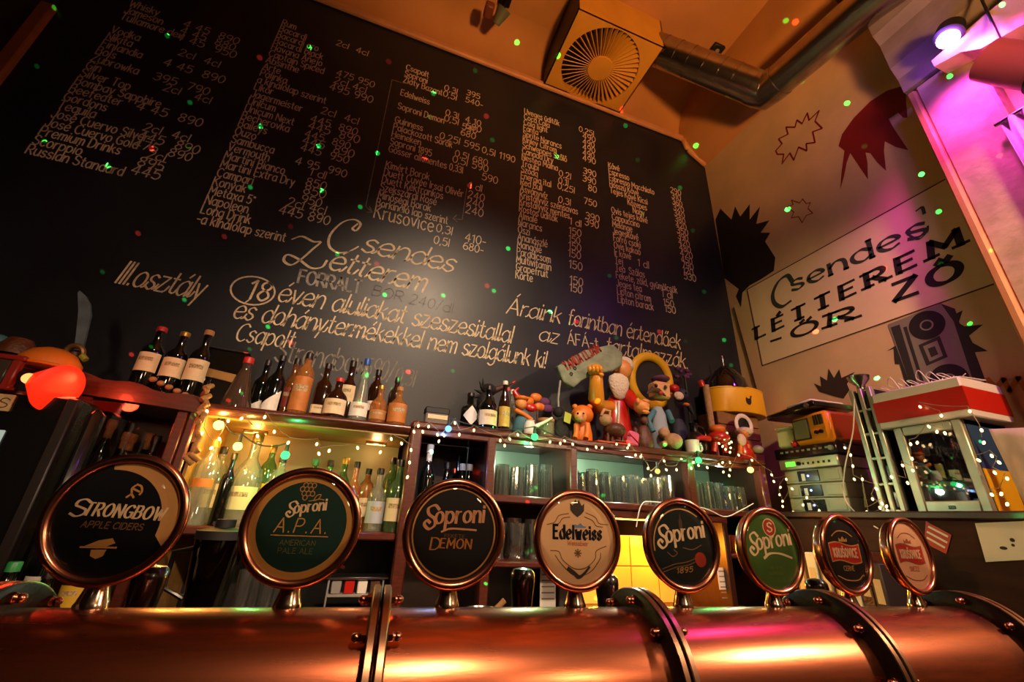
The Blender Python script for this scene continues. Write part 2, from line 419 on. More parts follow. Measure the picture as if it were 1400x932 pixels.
def lettering(s, x, y, h, width=None, wid=.09, slant=0., gap=1.4, cursive=False, narrow=.85, nib=None, kmin=.3, rot=0, arc=0, center=False, big=None, bigs=1.0, serif=0):
    """(u,v) mesh of a written line: baseline start x,y; h = cap height; stroke width wid*h"""
    st, tw = text_strokes(s, slant, gap, cursive, narrow, big, bigs)
    if serif:
        ex = []
        for p in st:
            for e, o in ((p[0], p[1]), (p[-1], p[-2])):
                if (abs(e[1]) < .05 or abs(e[1]-7.5) < .05) and abs(o[1]-e[1]) > .6: ex.append([(e[0]-serif, e[1]), (e[0]+serif, e[1])])
        st = st+ex
    k = h/7.5; kx = k if width is None else width/max(tw, .1)
    if center: x -= tw*kx/2
    pl = [[(a*kx, b*k) for a, b in p] for p in st]
    if arc:
        W = tw*kx; pl = [[(a, b+arc*(1-((a-W/2)/(W/2))**2)) for a, b in p] for p in pl]
    c, sn = math.cos(rot), math.sin(rot)
    pl = [[(x+a*c-b*sn, y+a*sn+b*c) for a, b in p] for p in pl]
    return ribbon(pl, wid*h, nib, kmin)
def on_y(g, Y): return [(a, Y, b) for a, b in g[0]], g[1]       # (u,v) -> back wall / disc front
def on_x(g, X): return [(X, -a, b) for a, b in g[0]], g[1]      # (u,v) -> right wall, u runs towards the viewer
def disc2(cx, cy, r, n=40, r2=None):
    r2 = r if r2 is None else r2
    return [(cx+r*math.cos(2*PI*i/n), cy+r2*math.sin(2*PI*i/n)) for i in range(n)], [tuple(range(n))]
def ring2(cx, cy, r0, r1, n=48):
    v = [(cx+r*math.cos(2*PI*i/n), cy+r*math.sin(2*PI*i/n)) for r in (r0, r1) for i in range(n)]
    return v, [(i, (i+1) % n, n+(i+1) % n, n+i) for i in range(n)]
def poly2(pts): return list(pts), [tuple(range(len(pts)))]
def join2(*gs): return join(*gs)
# ------------------------------------------------------------------ shared materials
WALLP = mat('cream_plaster', 'd8b98a', .85, noise=.22, nscale=2.2, bump=.25, bscale=14)
CEIL = mat('ochre_ceiling_paint', 'b47c42', .8, noise=.25, nscale=1.6, bump=.15, bscale=9)
DARKW = mat('dark_brown_plaster', '3a241a', .8, noise=.3, nscale=3, bump=.1)
FLOORM = mat('worn_floor_boards', '4a3020', .5, noise=.4, nscale=8, stretch=(1, 8, 1))
BOARD = mat('black_chalkboard_paint', '17191f', .40, noise=.35, nscale=2.0, bump=.05, bscale=90, color2='20232a', spec=.4)
TRIM = mat('ochre_painted_moulding', 'c98e5c', .6, noise=.2, nscale=9)
CHALK = mat('cream_chalk_paint', 'e8d2ac', .9, noise=.3, nscale=60)
CHALKD = mat('grey_chalk_marks', '8d857a', .95, noise=.5, nscale=50)
WOOD = mat('dark_red_stained_wood', '5a2415', .32, noise=.45, nscale=10, stretch=(2, 12, 12), bump=.05, bscale=40, coat=.25)
WOODD = mat('dark_brown_wood', '38180f', .38, noise=.45, nscale=9, stretch=(12, 12, 2), coat=.15)
BACKP = mat('brown_panel', '4e3a2a', .5, noise=.4, nscale=6)
COPPER = mat('brushed_copper', 'd67c55', .25, 1, noise=.40, nscale=9, stretch=(1.2, 10, 10), bump=.012, bscale=45)
COPPERR = mat('polished_copper_ring', 'cc8464', .22, 1, noise=.2, nscale=30)
IRON = mat('dark_cast_iron', '241b18', .4, .7, noise=.3, nscale=25, bump=.1, bscale=120)
STEEL = mat('galvanised_steel', 'b8b2ac', .24, 1, noise=.25, nscale=14)
CHROME = mat('brass_nickel', 'd2b596', .16, 1)
BLACK = mat('black_plastic', '0b0b0c', .25, coat=.4)
BLACKM = mat('black_matt', '0d0c0d', .6)
WHITE = mat('white_plastic', 'd8d2c6', .45)
PAPER = mat('white_paper', 'e4ddcf', .8, noise=.08, nscale=12)
RED = mat('red_paint', 'a81a12', .45)
ORANGE = mat('orange_paint', 'd8701c', .45, noise=.15, nscale=8)
YELLOW = mat('yellow_paint', 'd9a516', .45)
BLUE = mat('blue_paint', '23407c', .5)
GREY = mat('grey_paint', '8a8780', .5, .2)
SILVER = mat('silver_panel', 'b9b4a6', .38, .6, noise=.1, nscale=20)
CORK = mat('cork', 'a4713f', .85, noise=.35, nscale=120)
# ------------------------------------------------------------------ the room
WY, RX, TOPZ, CEILZ = 2.40, 2.76, 5.057, 5.40
struct('floor', box(-3.6, 3.0, -3.6, 2.6, -.1, 0), FLOORM)
struct('ceiling', box(-3.6, 3.0, -3.6, 2.6, CEILZ, CEILZ+.1), CEIL)
struct('wall_back', box(-3.6, 3.0, WY, WY+.12, 0, CEILZ), DARKW)
struct('wall_right', box(RX, RX+.12, -3.6, WY, 0, CEILZ), WALLP)
struct('wall_left', box(-3.72, -3.6, -3.6, WY+.12, 0, CEILZ), DARKW)
struct('wall_front', box(-3.6, 3.0, -3.72, -3.6, 0, CEILZ), DARKW)
# cove between back wall and ceiling, and the lower soffit along the right wall
cv = [(WY, TOPZ+.02)] + [(WY-.30+.30*math.cos(a), TOPZ+.02+(CEILZ-TOPZ-.02)*math.sin(a)) for a in [PI/2*i/8 for i in range(9)]] + [(WY, CEILZ)]
struct('trim_1', prism(cv, 'x', -3.5, RX), CEIL, 50)
sf = [(RX, 4.82), (2.66, 4.86), (2.58, 4.95), (2.53, 5.03), (2.50, 5.12), (2.46, CEILZ), (RX, CEILZ)]
struct('trim_2', prism(sf, 'y', .95, WY), CEIL, 50)
# pilaster with its entablature, right of the painted sign
pil = struct('trim_3', bbox(2.62, RX, .555, .80, 0, 3.86, .012), mat('rough_plaster', 'd2b49a', .9, noise=.3, nscale=6, bump=.8, bscale=11), None)
struct('trim_4', bbox(2.60, 2.64, .795, .835, 0, 3.84, .01), TRIM)
ent = [(2.50, CEILZ), (2.50, 4.62), (2.545, 4.55), (2.545, 4.34), (2.58, 4.27), (2.58, 4.06), (2.61, 3.98), (2.61, 3.87), (RX, 3.87), (RX, CEILZ)]
struct('trim_5', prism(ent, 'y', -.8, .84), mat('dusty_stone', '8c8078', .8, noise=.3, nscale=5, bump=.3, bscale=20))
pedi = [(.66, 3.79), (.66, 3.835), (.45, 3.86), (.15, 3.87), (-.4, 3.87), (-.4, 3.62), (.1, 3.66), (.36, 3.665), (.50, 3.70), (.56, 3.76)]
struct('trim_6', prism(pedi, 'x', 2.50, 2.61), mat('rough_plaster', '', .9))

# ------------------------------------------------------------------ the chalkboard and its writing
BY = WY-.015
cb = thing('chalkboard', 'huge black chalkboard wall covered in cream handwritten drink prices', 'chalkboard', (.33, BY, 1.0))
obj('panel', prism([(-2.1, 1.0), (RX, 1.0), (RX, 4.80), (2.56, 4.93), (2.52, TOPZ), (-2.1, TOPZ)], 'y', BY, WY-.002), BOARD, cb, None)
path = [(-2.3, TOPZ+.015), (2.515, TOPZ+.015), (2.555, 4.945), (RX-.01, 4.82)]
for a, b in zip(path, path[1:]):
    L = math.hypot(b[0]-a[0], b[1]-a[1]); ang = math.atan2(b[1]-a[1], b[0]-a[0])
    obj('moulding', xf(bbox(0, L, -.02, .02, -.028, .028, .012), (a[0], BY-.02, a[1]), (0, -ang, 0)), TRIM, cb)
obj('moulding', bbox(-2.17, -2.1, BY-.03, BY+.012, 1.0, 4.15, .01), mat('bare_wood_strip', 'a8622f', .6, noise=.3, nscale=8), cb)
TY = BY-.0012
def put(gs, m=CHALK, label=None):
    for g in gs:
        o = obj('lettering', on_y(g, TY), m, cb, None)
        if label: o['label'] = label
    return o
def W2(x, y): p = PY(x, y, TY); return p.x, p.z
def column(rows, p0, p1, h, narrow=.85, wid=.085, slant=0., dx=0):
    """rows of print between the wall places of the first and last baselines"""
    (x0, z0), (x1, z1) = W2(*p0), W2(*p1); gs = []
    n = len(rows)-1
    for i, s in enumerate(rows):
        if s: gs.append(lettering(s, x0+(x1-x0)*i/n, z0+(z1-z0)*i/n, .062, None, .11, slant, 1.0, narrow=.62))
    return gs
def prices(rows, h=.075, narrow=.95, wid=.085):
    gs = []
    for s, x, y in rows:
        a, b = W2(x, y); hh = .062*random.uniform(.95, 1.1)
        for wd_ in s.split(' '):
            if wd_: gs.append(lettering(wd_, a, b, hh, None, .105, .06, 1.3, narrow=.95)); a += (text_strokes(wd_, 0, 1.3, narrow=.95)[1]+1.3)*hh/7.5
            a += 3.0*.95*hh/7.5
    return gs
# first column: whisky, vodka, gin, tequila
put(column(['Whisky', 'Jameson', 'Tullamore dew', '', 'Vodka', 'Nikita', 'Finlandia', 'Bols', 'Zubrowka', 'Gin', 'Silver Top', 'Bombay Sapphire', 'Beefeater', 'Gordons', 'Tequila', 'José Cuervo Silver', 'José Cuervo Gold', 'Premium Drinks', 'Scorppio', 'Russian Standard'], (176, 8), (34, 209), .088, .9), label='faint column of spirits from whisky to tequila')
Z1 = lambda s, x, y: (s, x/3.106, y/3.106)
put(prices([Z1('4 45  890', 775, 110), Z1('4 45  880', 762, 138), Z1('4 45  950', 745, 165), Z1('2cl  4cl', 755, 232), Z1('4 45  890', 690, 275), Z1('395  790', 648, 335), Z1('2cl   4cl', 690, 382), Z1('4 45  890', 575, 462), Z1('2cl  4cl', 605, 552), Z1('445  890', 580, 588), Z1('475  890', 560, 622), Z1('2cl', 620, 668), Z1('895', 580, 700), Z1('445', 552, 735)], .082), label='faint price figures beside the vodka and tequila list')
# second column
put(column(['Rum', 'Bacardi', 'Bacardi oro', 'Bacardi black', 'Havana Añejo', 'Captain Spiced', 'Absinthe', 'Arte', 'Pálinka', 'a kínálólap szerint', 'Likőr', 'Jägermeister'.replace('ä', 'a'), 'Unicum', 'Unicum Next', 'Becherovka', 'Baileys', 'Ouzo', 'Sambucca', 'Vermouth', 'Martini Bianco', 'Martini Extra Dry', 'Campari', 'Konyak', 'Metaxa 5*', 'Napoleon', 'Long Drink', '-a kínálólap szerint'], (385, 34), (268, 304), .083, .95), label='column of liqueurs from rum down to long drink')
Z2 = lambda s, x, y: (s, 250+x/3.106, y/3.106)
put(prices([Z2('2cl  4cl', 650, 190), Z2('475 950', 650, 318), Z2('2cl 4cl', 640, 350), Z2('495 990', 620, 378), Z2('2cl  4cl', 585, 480), Z2('445  890', 540, 515), Z2('445  890', 530, 545), Z2('445  890', 515, 578), Z2('445  890', 505, 608), Z2('445  950', 498, 638), Z2('4 95  990', 475, 695), Z2('1 dl', 535, 742), Z2('850', 520, 785), Z2('850', 510, 820), Z2('950', 500, 858), Z2('2cl 4cl', 440, 872), Z2('445 890', 405, 905)]), label='price figures of the liqueur column')
# third column: beers and wines
put(column(['Csapolt', 'Soproni', 'Zlatý Bazant'.replace('ý', 'y'), '', 'Edelweiss', '', 'Soproni Demon', '', 'Guinness', 'Palackozott Sörök', 'Heineken', 'Soproni 1895', 'Gösser alkmentes 0,33l'], (555, 95), (531, 207), .068, .92), label='beer names of the third column')
put(column(['Kimért Borok', 'Duett Cuvée Irsai Olivér', 'Duett Kékfrankos', 'Szekszárdi Rosé', 'Minőségi Borok', 'Borkínáló lap szerint'], (527, 229), (514, 281), .070, .85), label='wine names of the third column')
a = W2(511, 297); b = W2(592, 313)
put([lettering('Krušovice', a[0], a[1], .105, b[0]-a[0], .085)], label='larger beer name under the wine list')
Z3 = lambda s, x, y: (s, 480+x/3.106, 60+y/3.106)
put(prices([Z3('0,3l', 395, 195), Z3('0,5l', 390, 220), Z3('395', 490, 215), Z3('540-', 485, 245), Z3('0,3l  4 10', 400, 300), Z3('0,5l  680', 395, 325), Z3('540', 470, 360), Z3('680', 465, 385), Z3('0,25l 595', 375, 400), Z3('0,5l 1190', 555, 460), Z3('0,5l 680', 440, 475), Z3('0,5l 590', 430, 500), Z3('590', 555, 575), Z3('1 dl', 500, 612), Z3('240', 495, 650), Z3('240', 490, 680), Z3('240', 485, 715), Z3('0,3l', 360, 795), Z3('0,5l', 350, 845), Z3('410-', 483, 835), Z3('680-', 475, 870)], .068), label='beer and wine price figures')
p = [W2(553, 114), W2(536, 109), W2(500, 282), W2(509, 290)]
q = [W2(502, 290), W2(509, 290), W2(505, 282)]
r = [W2(638, 258), W2(632, 300), W2(619, 299)]; s_ = [W2(624, 294), W2(619, 299), W2(625, 303)]
put([ribbon([p, q, r, s_], .006)], CHALKD, 'thin chalk bracket with an arrow')
# fourth column
put(column(['Üveges üditők'.replace('Ü', 'U'), 'Coca Cola', 'Cola light', 'Fanta', 'Sprite Narancs', 'Kinley Citrom', 'Schweppes Szőlő', 'Canada Dry', 'Nestea Málna', 'Traubi', 'Szóda', 'Energia ital', 'Red Bull', 'Ásványvíz', 'Kristályvíz szénsavas', 'Kristályvíz mentes', 'Rostos üditők', 'Almalé', 'Narancs', 'Őszi', 'Ananászlé', 'Mangólé', 'Paradicsom', 'Multivitamin', 'Grapefruit', 'Körte'], (717, 155), (705, 380), .068, .92), label='soft drink names of the fourth column')
Z4 = lambda s, x, y: (s, 680+x/2.9125, 120+y/2.9125)
put(prices([Z4('0,25l', 325, 172)] + [Z4(str(c), 340-0*i, 200+22*i) for i, c in enumerate((490, 490, 490, 490, 490))] + [Z4('390', 342, 340), Z4('0,2l', 245, 350), Z4('390', 340, 370), Z4('0,1l', 243, 378), Z4('80', 362, 408), Z4('0,25l', 240, 400), Z4('0,3l', 243, 455), Z4('750', 345, 460), Z4('390', 352, 520), Z4('390', 348, 545), Z4('1 dl', 288, 542)] + [Z4('150', 285-i, 580+30*i) for i in range(4)] + [Z4('150', 285, 715), Z4('150', 288, 778), Z4('150', 288, 808)], .066), label='soft drink price figures')
# fifth column
put(column(['Kávé', 'Espresso', 'Espresso Macchiato', 'Hosszú Kávé', 'Tejes Kávé Kicsi', '           Közepes', '              Nagy', 'Óvis tejes kávé'.replace('Ó', 'O'), 'Cappuccino', 'Melange', 'Jegeskávé', 'Forró csoki', 'Óvis kakaó'.replace('Ó', 'O'), 'Ír kávé'.replace('Í', 'I'), 'Tej', 'Tea  Szálas', 'Fekete, zöld, gyümölcsök', 'Jeges tea', 'Lipton citrom', 'Lipton barack'], (832, 229), (845, 413), .072, .85), label='coffee and tea names of the fifth column')
put(prices([Z4(c, 690+3.6*i, 415+23*i) for i, c in enumerate(('290', '310', '360', '320', '340', '380', '420', '350', '390', '420', '480', '420', '450', '790', '120', '530'))] + [Z4('1 dl', 560, 708), Z4('1 dl', 655, 830), Z4('150', 662, 865), Z4('150', 668, 890)], .07), label='coffee and tea price figures')
# the large script lines
def script(s, p0, p1, h, wid=.07, slant=.28, label=None, m=CHALK, cursive=True, narrow=1.0, gap=1.2):
    a, b = W2(*p0), W2(*p1)
    L = math.hypot(b[0]-a[0], b[1]-a[1]); ro = math.atan2(b[1]-a[1], b[0]-a[0])
    return put([lettering(s, a[0], a[1], h, L, wid, slant, gap, cursive, narrow, nib=35, kmin=.55, rot=ro)], m, label)
script('sendes', (493, 343), (617, 372), .15, .10, .3, 'large cursive word under the beer list')
script('étterem', (447, 367), (577, 399), .15, .10, .3, 'large cursive second word under the beer list')
cpts = smoothpts([W2(*t) for t in [(489, 306), (482, 312), (487, 315), (493, 306), (484, 300), (468, 304), (452, 320), (450, 336), (462, 345), (478, 343), (490, 337)]])
lpts = smoothpts([W2(*t) for t in [(399, 327), (413, 323), (428, 330), (438, 331), (428, 340), (412, 354), (398, 362), (388, 356), (393, 348), (408, 354), (425, 366), (440, 365), (447, 356)]])
put([ribbon([cpts, lpts], .016, 35, .45)], CHALK, 'large looping cursive capitals')
script('III.osztály', (157, 386), (272, 409), .13, .08, .24, 'cursive class line beside the second column')
a = W2(330, 406); b = W2(361, 409)
put([lettering('18', a[0]+.02, a[1], .115, .10, .10, .1)], label='number eighteen in a ring')
c0 = W2(346, 397); cp = [(c0[0]+.105*math.cos(2*PI*i/28), c0[1]+.085*math.sin(2*PI*i/28)) for i in range(29)]
put([ribbon([cp], .009)], label='chalk ring round the number')
script('éven aluliakat szeszesitallal', (378, 411), (699, 469), .125, .085, .25, 'first cursive warning line about age')
script('és dohánytermékekkel nem szolgálunk ki!', (317, 434), (745, 503), .115, .085, .25, 'second cursive warning line about age')
script('Csapolt', (320, 465), (398, 476), .10, .085, .22, 'handwritten word above the bottles', cursive=False)
script('Strongbow', (374, 493), (497, 512), .13, .075, .12, 'half hidden cider name behind the bottles', CHALKD, False)
script('690/', (496, 513), (535, 521), .115, .075, .12, 'half hidden price behind the bottles', CHALKD, False)
script('0,3l', (538, 524), (565, 529), .10, .075, .12, 'half hidden glass size behind the bottles', CHALKD, False)
script('FORRALT', (407, 386), (492, 401), .085, .17, 0, 'smudged chalk word in block capitals', mat('white_chalk', 'b0aaa0', .95, noise=.5, nscale=40), False)
script('BOR 240/dl', (508, 403), (618, 428), .07, .06, .1, 'nearly wiped away chalk price', mat('wiped_chalk', '57504a', .95), False)
script('Áraink', (692, 428), (765, 442), .125, .085, .28, 'cursive start of the tax notice')
script('forintban értendőek', (776, 443), (930, 477), .125, .085, .25, 'cursive continuation of the tax notice')
script('az', (736, 465), (762, 470), .11, .085, .25, 'short cursive word of the tax notice')
script('ÁFÁ-t', (776, 470), (818, 477), .085, .09, 0, 'block capital tax name', cursive=False)
script('tartalmazzák.', (828, 481), (940, 504), .125, .085, .25, 'last cursive word of the tax notice')

# ------------------------------------------------------------------ paintings on the right wall
GX = RX-.0015
def WX(x, y): p = PX(x, y, GX); return -p.y, p.z          # (u, v) with u towards the viewer
def mural(name, polys, m, label, cat='wall painting'):
    return tag(obj(name, on_x(join(*polys), GX), m, None, None), label, cat)
INK = mat('black_wall_paint', '17140f', .7); INK2 = mat('dark_green_wall_paint', '2f3a30', .7); REDP = mat('dark_red_wall_paint', '7a0f0c', .7)
c = (1000, 0)
Z8 = lambda x, y: WX(1000+x/3.1075, y/3.1075)
mural('beast_mural', [poly2([Z8(*t) for t in [(455, 620), (470, 570), (520, 500), (590, 430), (660, 385), (715, 368), (740, 372), (742, 430), (748, 500), (730, 500), (708, 478), (668, 505), (690, 545), (720, 590), (752, 638), (700, 625), (652, 600), (648, 640), (657, 725), (620, 690), (590, 650), (570, 648), (578, 690), (580, 762), (545, 710), (505, 650), (490, 690), (478, 750), (462, 805), (468, 730), (480, 640)]])], REDP, 'dark red beast with spiky legs painted high on the wall')
def burst(pts, wd, m, label, z=Z8):
    q = [z(*t) for t in pts]; mural('star_mural', [ribbon([q+[q[0]]], wd)], m, label)
burst([(188, 640), (215, 610), (200, 590), (240, 570), (232, 540), (270, 540), (278, 510), (300, 525), (322, 480), (330, 510), (372, 470), (355, 515), (385, 545), (345, 560), (355, 605), (318, 610), (320, 640), (285, 625), (265, 680), (248, 650), (215, 695), (222, 655), (195, 655)], .012, REDP, 'brown-red spiky star outline painted beside the steel duct')
burst([(238, 880), (262, 868), (255, 850), (290, 862), (302, 845), (318, 865), (335, 860), (325, 885), (345, 905), (318, 915), (300, 945), (285, 920), (255, 925), (265, 900)], .008, mat('faded_red_wall_paint', '7d3a24', .8), 'small faded red star outline above the painted name panel')
ZS = lambda x, y: WX(950+x/3.1067, 240+y/3.1067)
# name panel: pale field with thin dark outline
fld = [ZS(*t) for t in [(205, 480), (1075, 15), (1320, 400), (285, 808)]]
pu0, pu1 = -2.19, -.84
pz0, pz1 = 2.655, 3.315
pn = thing('painted_name_panel', 'pale painted panel with the bar name in green and black letters', 'wall painting', (GX, 1.5, pz0))
obj('field', on_x(poly2([(pu0, pz0), (pu1, pz0), (pu1, pz1), (pu0, pz1)]), GX+.0006), mat('pale_panel_paint', 'e6cfa4', .85, noise=.1, nscale=4), pn, None)
obj('border', on_x(ribbon([[(pu0, pz1), (pu0, pz0), (pu1, pz0)], [(pu0, pz1), (pu1, pz1)]], .008), GX-.0003), mat('brown_line_paint', '4a2a1c', .8), pn, None)
def sign(s, p0, p1, h, wid, m, label, nib=20, kmin=.35, slant=0., serif=0, gap=1.6, narrow=.95, big=None, bigs=1):
    a, b = ZS(*p0), ZS(*p1); L = math.hypot(b[0]-a[0], b[1]-a[1]); ro = math.atan2(b[1]-a[1], b[0]-a[0])
    gs = [lettering(s, a[0], a[1], h, L, wid, slant, gap, False, narrow, nib, kmin, rot=ro, big=big, bigs=bigs, serif=serif)]
    obj('lettering', on_x(join(*gs), GX-.0007), m, pn, None, label=label)
def stroke_px(pts, wd): return ribbon([smoothpts([ZS(*t) for t in pts])], wd, 20, .4)
sign('sendes', (415, 492), (985, 246), .118, .24, INK2, 'dark green curly word', 10, .35, serif=.5)
obj('lettering', on_x(join(stroke_px([(412, 446), (392, 424), (355, 450), (332, 500), (338, 540), (370, 556), (408, 532)], .034), stroke_px([(940, 150), (965, 135), (975, 160)], .018), stroke_px([(905, 250), (950, 270), (985, 240), (990, 215)], .012)), GX-.0008), INK2, pn, None, label='dark green curly capital with a flourish')
sign('LÉTTEREM', (262, 692), (1130, 292), .088, .40, INK, 'heavy black word', 5, .42, .08, gap=3.0, narrow=.9, serif=1.4)
sign('-ŐR', (322, 722), (672, 606), .080, .40, INK, 'heavy black word below', 5, .42, .08, gap=2.6, serif=1.4)
sign('ZŐ', (850, 532), (1130, 430), .100, .40, INK, 'large heavy black syllable', 5, .45, .08, gap=2.4, serif=1.0)
# painted boombox with spikes
bx = thing('boombox_mural', 'grey boombox with black spikes painted on the wall below the name panel', 'wall painting', (GX, 1.2, 2.0))
def bp(name, pts, m, dz=0): obj(name, on_x(poly2([ZS(*t) for t in pts]), GX-.0004-dz), m, bx, None)
BG = mat('grey_wall_paint', '7d7869', .75); BG2 = mat('dark_grey_wall_paint', '2a2823', .75)
bp('spikes', [(815, 745), (845, 735), (850, 800), (870, 800), (900, 900), (1255, 925), (1190, 750), (1245, 745), (1180, 710), (1165, 680), (1225, 632), (1145, 640), (1120, 625), (1138, 572), (1100, 590), (1050, 600)], BG2)
bp('side', [(1045, 543), (1105, 565), (1145, 690), (1255, 925), (1160, 925), (1100, 700)], BG2, .0003)
bp('body', [(820, 632), (1045, 543), (1100, 620), (1200, 925), (930, 925)], BG, .0006)
bp('grille', [(832, 645), (870, 632), (955, 915), (925, 915)], BG2, .0009)
bp('grille', [(885, 645), (900, 640), (975, 880), (960, 880)], BG2, .0009)
for cx, cy, k in ((985, 635, 78), (1080, 865, 85)):
    q0, q1, q2 = ZS(cx, cy), ZS(cx+k, cy), ZS(cx, cy-k*.8); rr = .5*(math.hypot(q1[0]-q0[0], q1[1]-q0[1])+math.hypot(q2[0]-q0[0], q2[1]-q0[1]))
    obj('speaker', on_x(disc2(*q0, rr), GX-.0018), INK, bx, None); obj('speaker_ring', on_x(ring2(*q0, rr*.28, rr*.38, 24), GX-.0021), BG, bx, None)
bp('cassette', [(950, 720), (1040, 680), (1075, 770), (985, 808)], BG2, .0012)
bp('cassette_window', [(970, 725), (1030, 700), (1055, 765), (998, 790)], BG, .0015)
bp('cassette_reel', [(990, 735), (1020, 724), (1035, 758), (1005, 772)], BG2, .0018)
ZL = lambda x, y: WX(1040+x/4.24, 500+y/4.24)
mural('spiky_plant_mural', [poly2([ZL(*t) for t in [(340, 150), (308, 100), (350, 120), (345, 60), (385, 85), (393, 15), (425, 70), (455, 18), (468, 70), (545, 35), (500, 105), (515, 140), (480, 190), (420, 175)]])], mat('dark_olive_wall_paint', '2e2416', .8), 'dark spiky plant painted above the orange portable television')
mural('zigzag_mural', [ribbon([[WX(*t) for t in [(1350, 518), (1362, 530), (1372, 518), (1380, 534), (1392, 516), (1402, 532)]]], .02)], mat('ochre_wall_paint', 'b07a1c', .8), 'short ochre zigzag line painted at the edge of the wall')
# black spiky creature reaching round the corner
cr = [(1010, 395), (990, 380), (975, 300), (985, 285), (1000, 300), (1005, 282), (1012, 296), (1025, 279), (1025, 300), (1039, 282), (1034, 306), (1052, 301), (1040, 318), (1053, 318), (1046, 330), (1060, 352), (1058, 370), (1040, 382), (1025, 390), (1015, 400), (1013, 420), (1006, 405)]
mural('hedgehog_mural', [poly2([WX(max(x, 966+(y-228)*.1538+1), y) for x, y in cr])], INK, 'black spiky creature painted in the corner beside the chalkboard')
# wiring strip in the corner
tag(obj('wall_cable', tube([PX(1003, 420, RX-.006), PX(1020, 480, RX-.006), PX(1042, 560, RX-.006)], .004, 6), BLACKM), 'thin dark cable running down the wall below the black creature', 'cable')
# ------------------------------------------------------------------ copper beer tower along the bar
BA = math.radians(-4.4906)
AX = Vector((math.cos(BA), math.sin(BA), 0)); NB = Vector((-math.sin(BA), math.cos(BA), 0))
BR, BZ = .107, 1.265
B0 = NB*.75
def PB(x, y, dist): d = ray(x, y); return d*(dist/d.dot(NB)) + Vector((0, 0, CZ))
cnt = thing('bar_counter', 'dark wooden bar counter under the copper beer tower', 'bar counter', (B0.x, B0.y, 0), BA)
obj('worktop', bbox(-1.9, 1.9, -.34, .30, 1.055, 1.10, .01), WOODD, cnt, local=True)
obj('front_panel', bbox(-1.88, 1.88, -.26, .24, 0, 1.055, .005), WOODD, cnt, local=True)
tw = thing('beer_tower', 'large horizontal copper pipe beer tower with bolted iron flanges', 'beer tower', (B0.x, B0.y, 1.10), BA)
def alongx(g, x=0, y=0, z=0): return xf(g, (x, y, z), (0, PI/2, 0))
LZ = BZ-1.10
FL = [-.44, .012, .44, .835, 1.21]
ends = [-.98]+FL
for a, b in zip(ends, ends[1:]):
    n = 14
    obj('pipe_section', alongx(lathe([(BR, a+(b-a)*i/n) for i in range(n+1)], 72, close=False), 0, 0, LZ), COPPER, tw, local=True)
obj('end_cap', alongx(lathe([(BR, 1.21), (BR*.98, 1.225), (BR*.7, 1.245), (.0001, 1.25)], 48), 0, 0, LZ), COPPER, tw, local=True)
obj('end_cap', alongx(lathe([(.0001, -1.02), (BR*.7, -1.015), (BR*.98, -.995), (BR, -.98)], 48), 0, 0, LZ), COPPER, tw, local=True)
FRIM = mat('worn_bronze_flange', 'b98a68', .28, 1, noise=.3, nscale=18)
for t in FL:
    g = []
    for s in (-1, 1):
        a, b = (t-.0135, t-.001) if s < 0 else (t+.001, t+.0135)
        g.append(lathe([(BR, a), (.133, a), (.1355, a+.002), (.1355, b-.002), (.133, b), (BR, b)], 72, close=False))
    fl = obj('flange', alongx(join(*g), 0, 0, LZ), IRON, tw, local=True)
    for a in (t-.012, t+.0025): obj('flange_rim', alongx(lathe([(.1352, a), (.1366, a+.001), (.1366, a+.0085), (.1352, a+.0095)], 72, close=False), 0, 0, LZ), FRIM, fl, local=True)
    me = None
    for s in (-1, 1):
        for k in range(10):
            a = 2*PI*(k+.5+.18)/10
            if me is None:
                hexn = lathe([(.0068, 0), (.0068, .006), (.0058, .0068)], 6)
                dome = lathe([(.0058, .0065)] + [(.0056*math.cos(q), .0125+.0056*math.sin(q)) for q in (-.6, -.2, .2, .6, 1.0, 1.3)] + [(.0001, .0181)], 14)
                me = mesh('bolt', join(hexn, dome), COPPERR, 40)
            o = bpy.data.objects.new('bolt', me); COL.objects.link(o); o.parent = fl
            o.location = (t+s*.0135, .1215*math.cos(a), LZ+.1215*math.sin(a)); o.rotation_euler = (0, s*PI/2, 0)
for t in (-.7, -.2, .22, .64, 1.03):
    sd = [(-.06, 0), (.06, 0), (.05, .05)] + [((BR+.002)*math.sin(a), LZ-(BR+.002)*math.cos(a)) for a in [.45-.9*i/8 for i in range(9)]] + [(-.05, .05)]
    obj('saddle_support', prism(sd, 'x', t-.03, t+.03), IRON, tw, local=True)
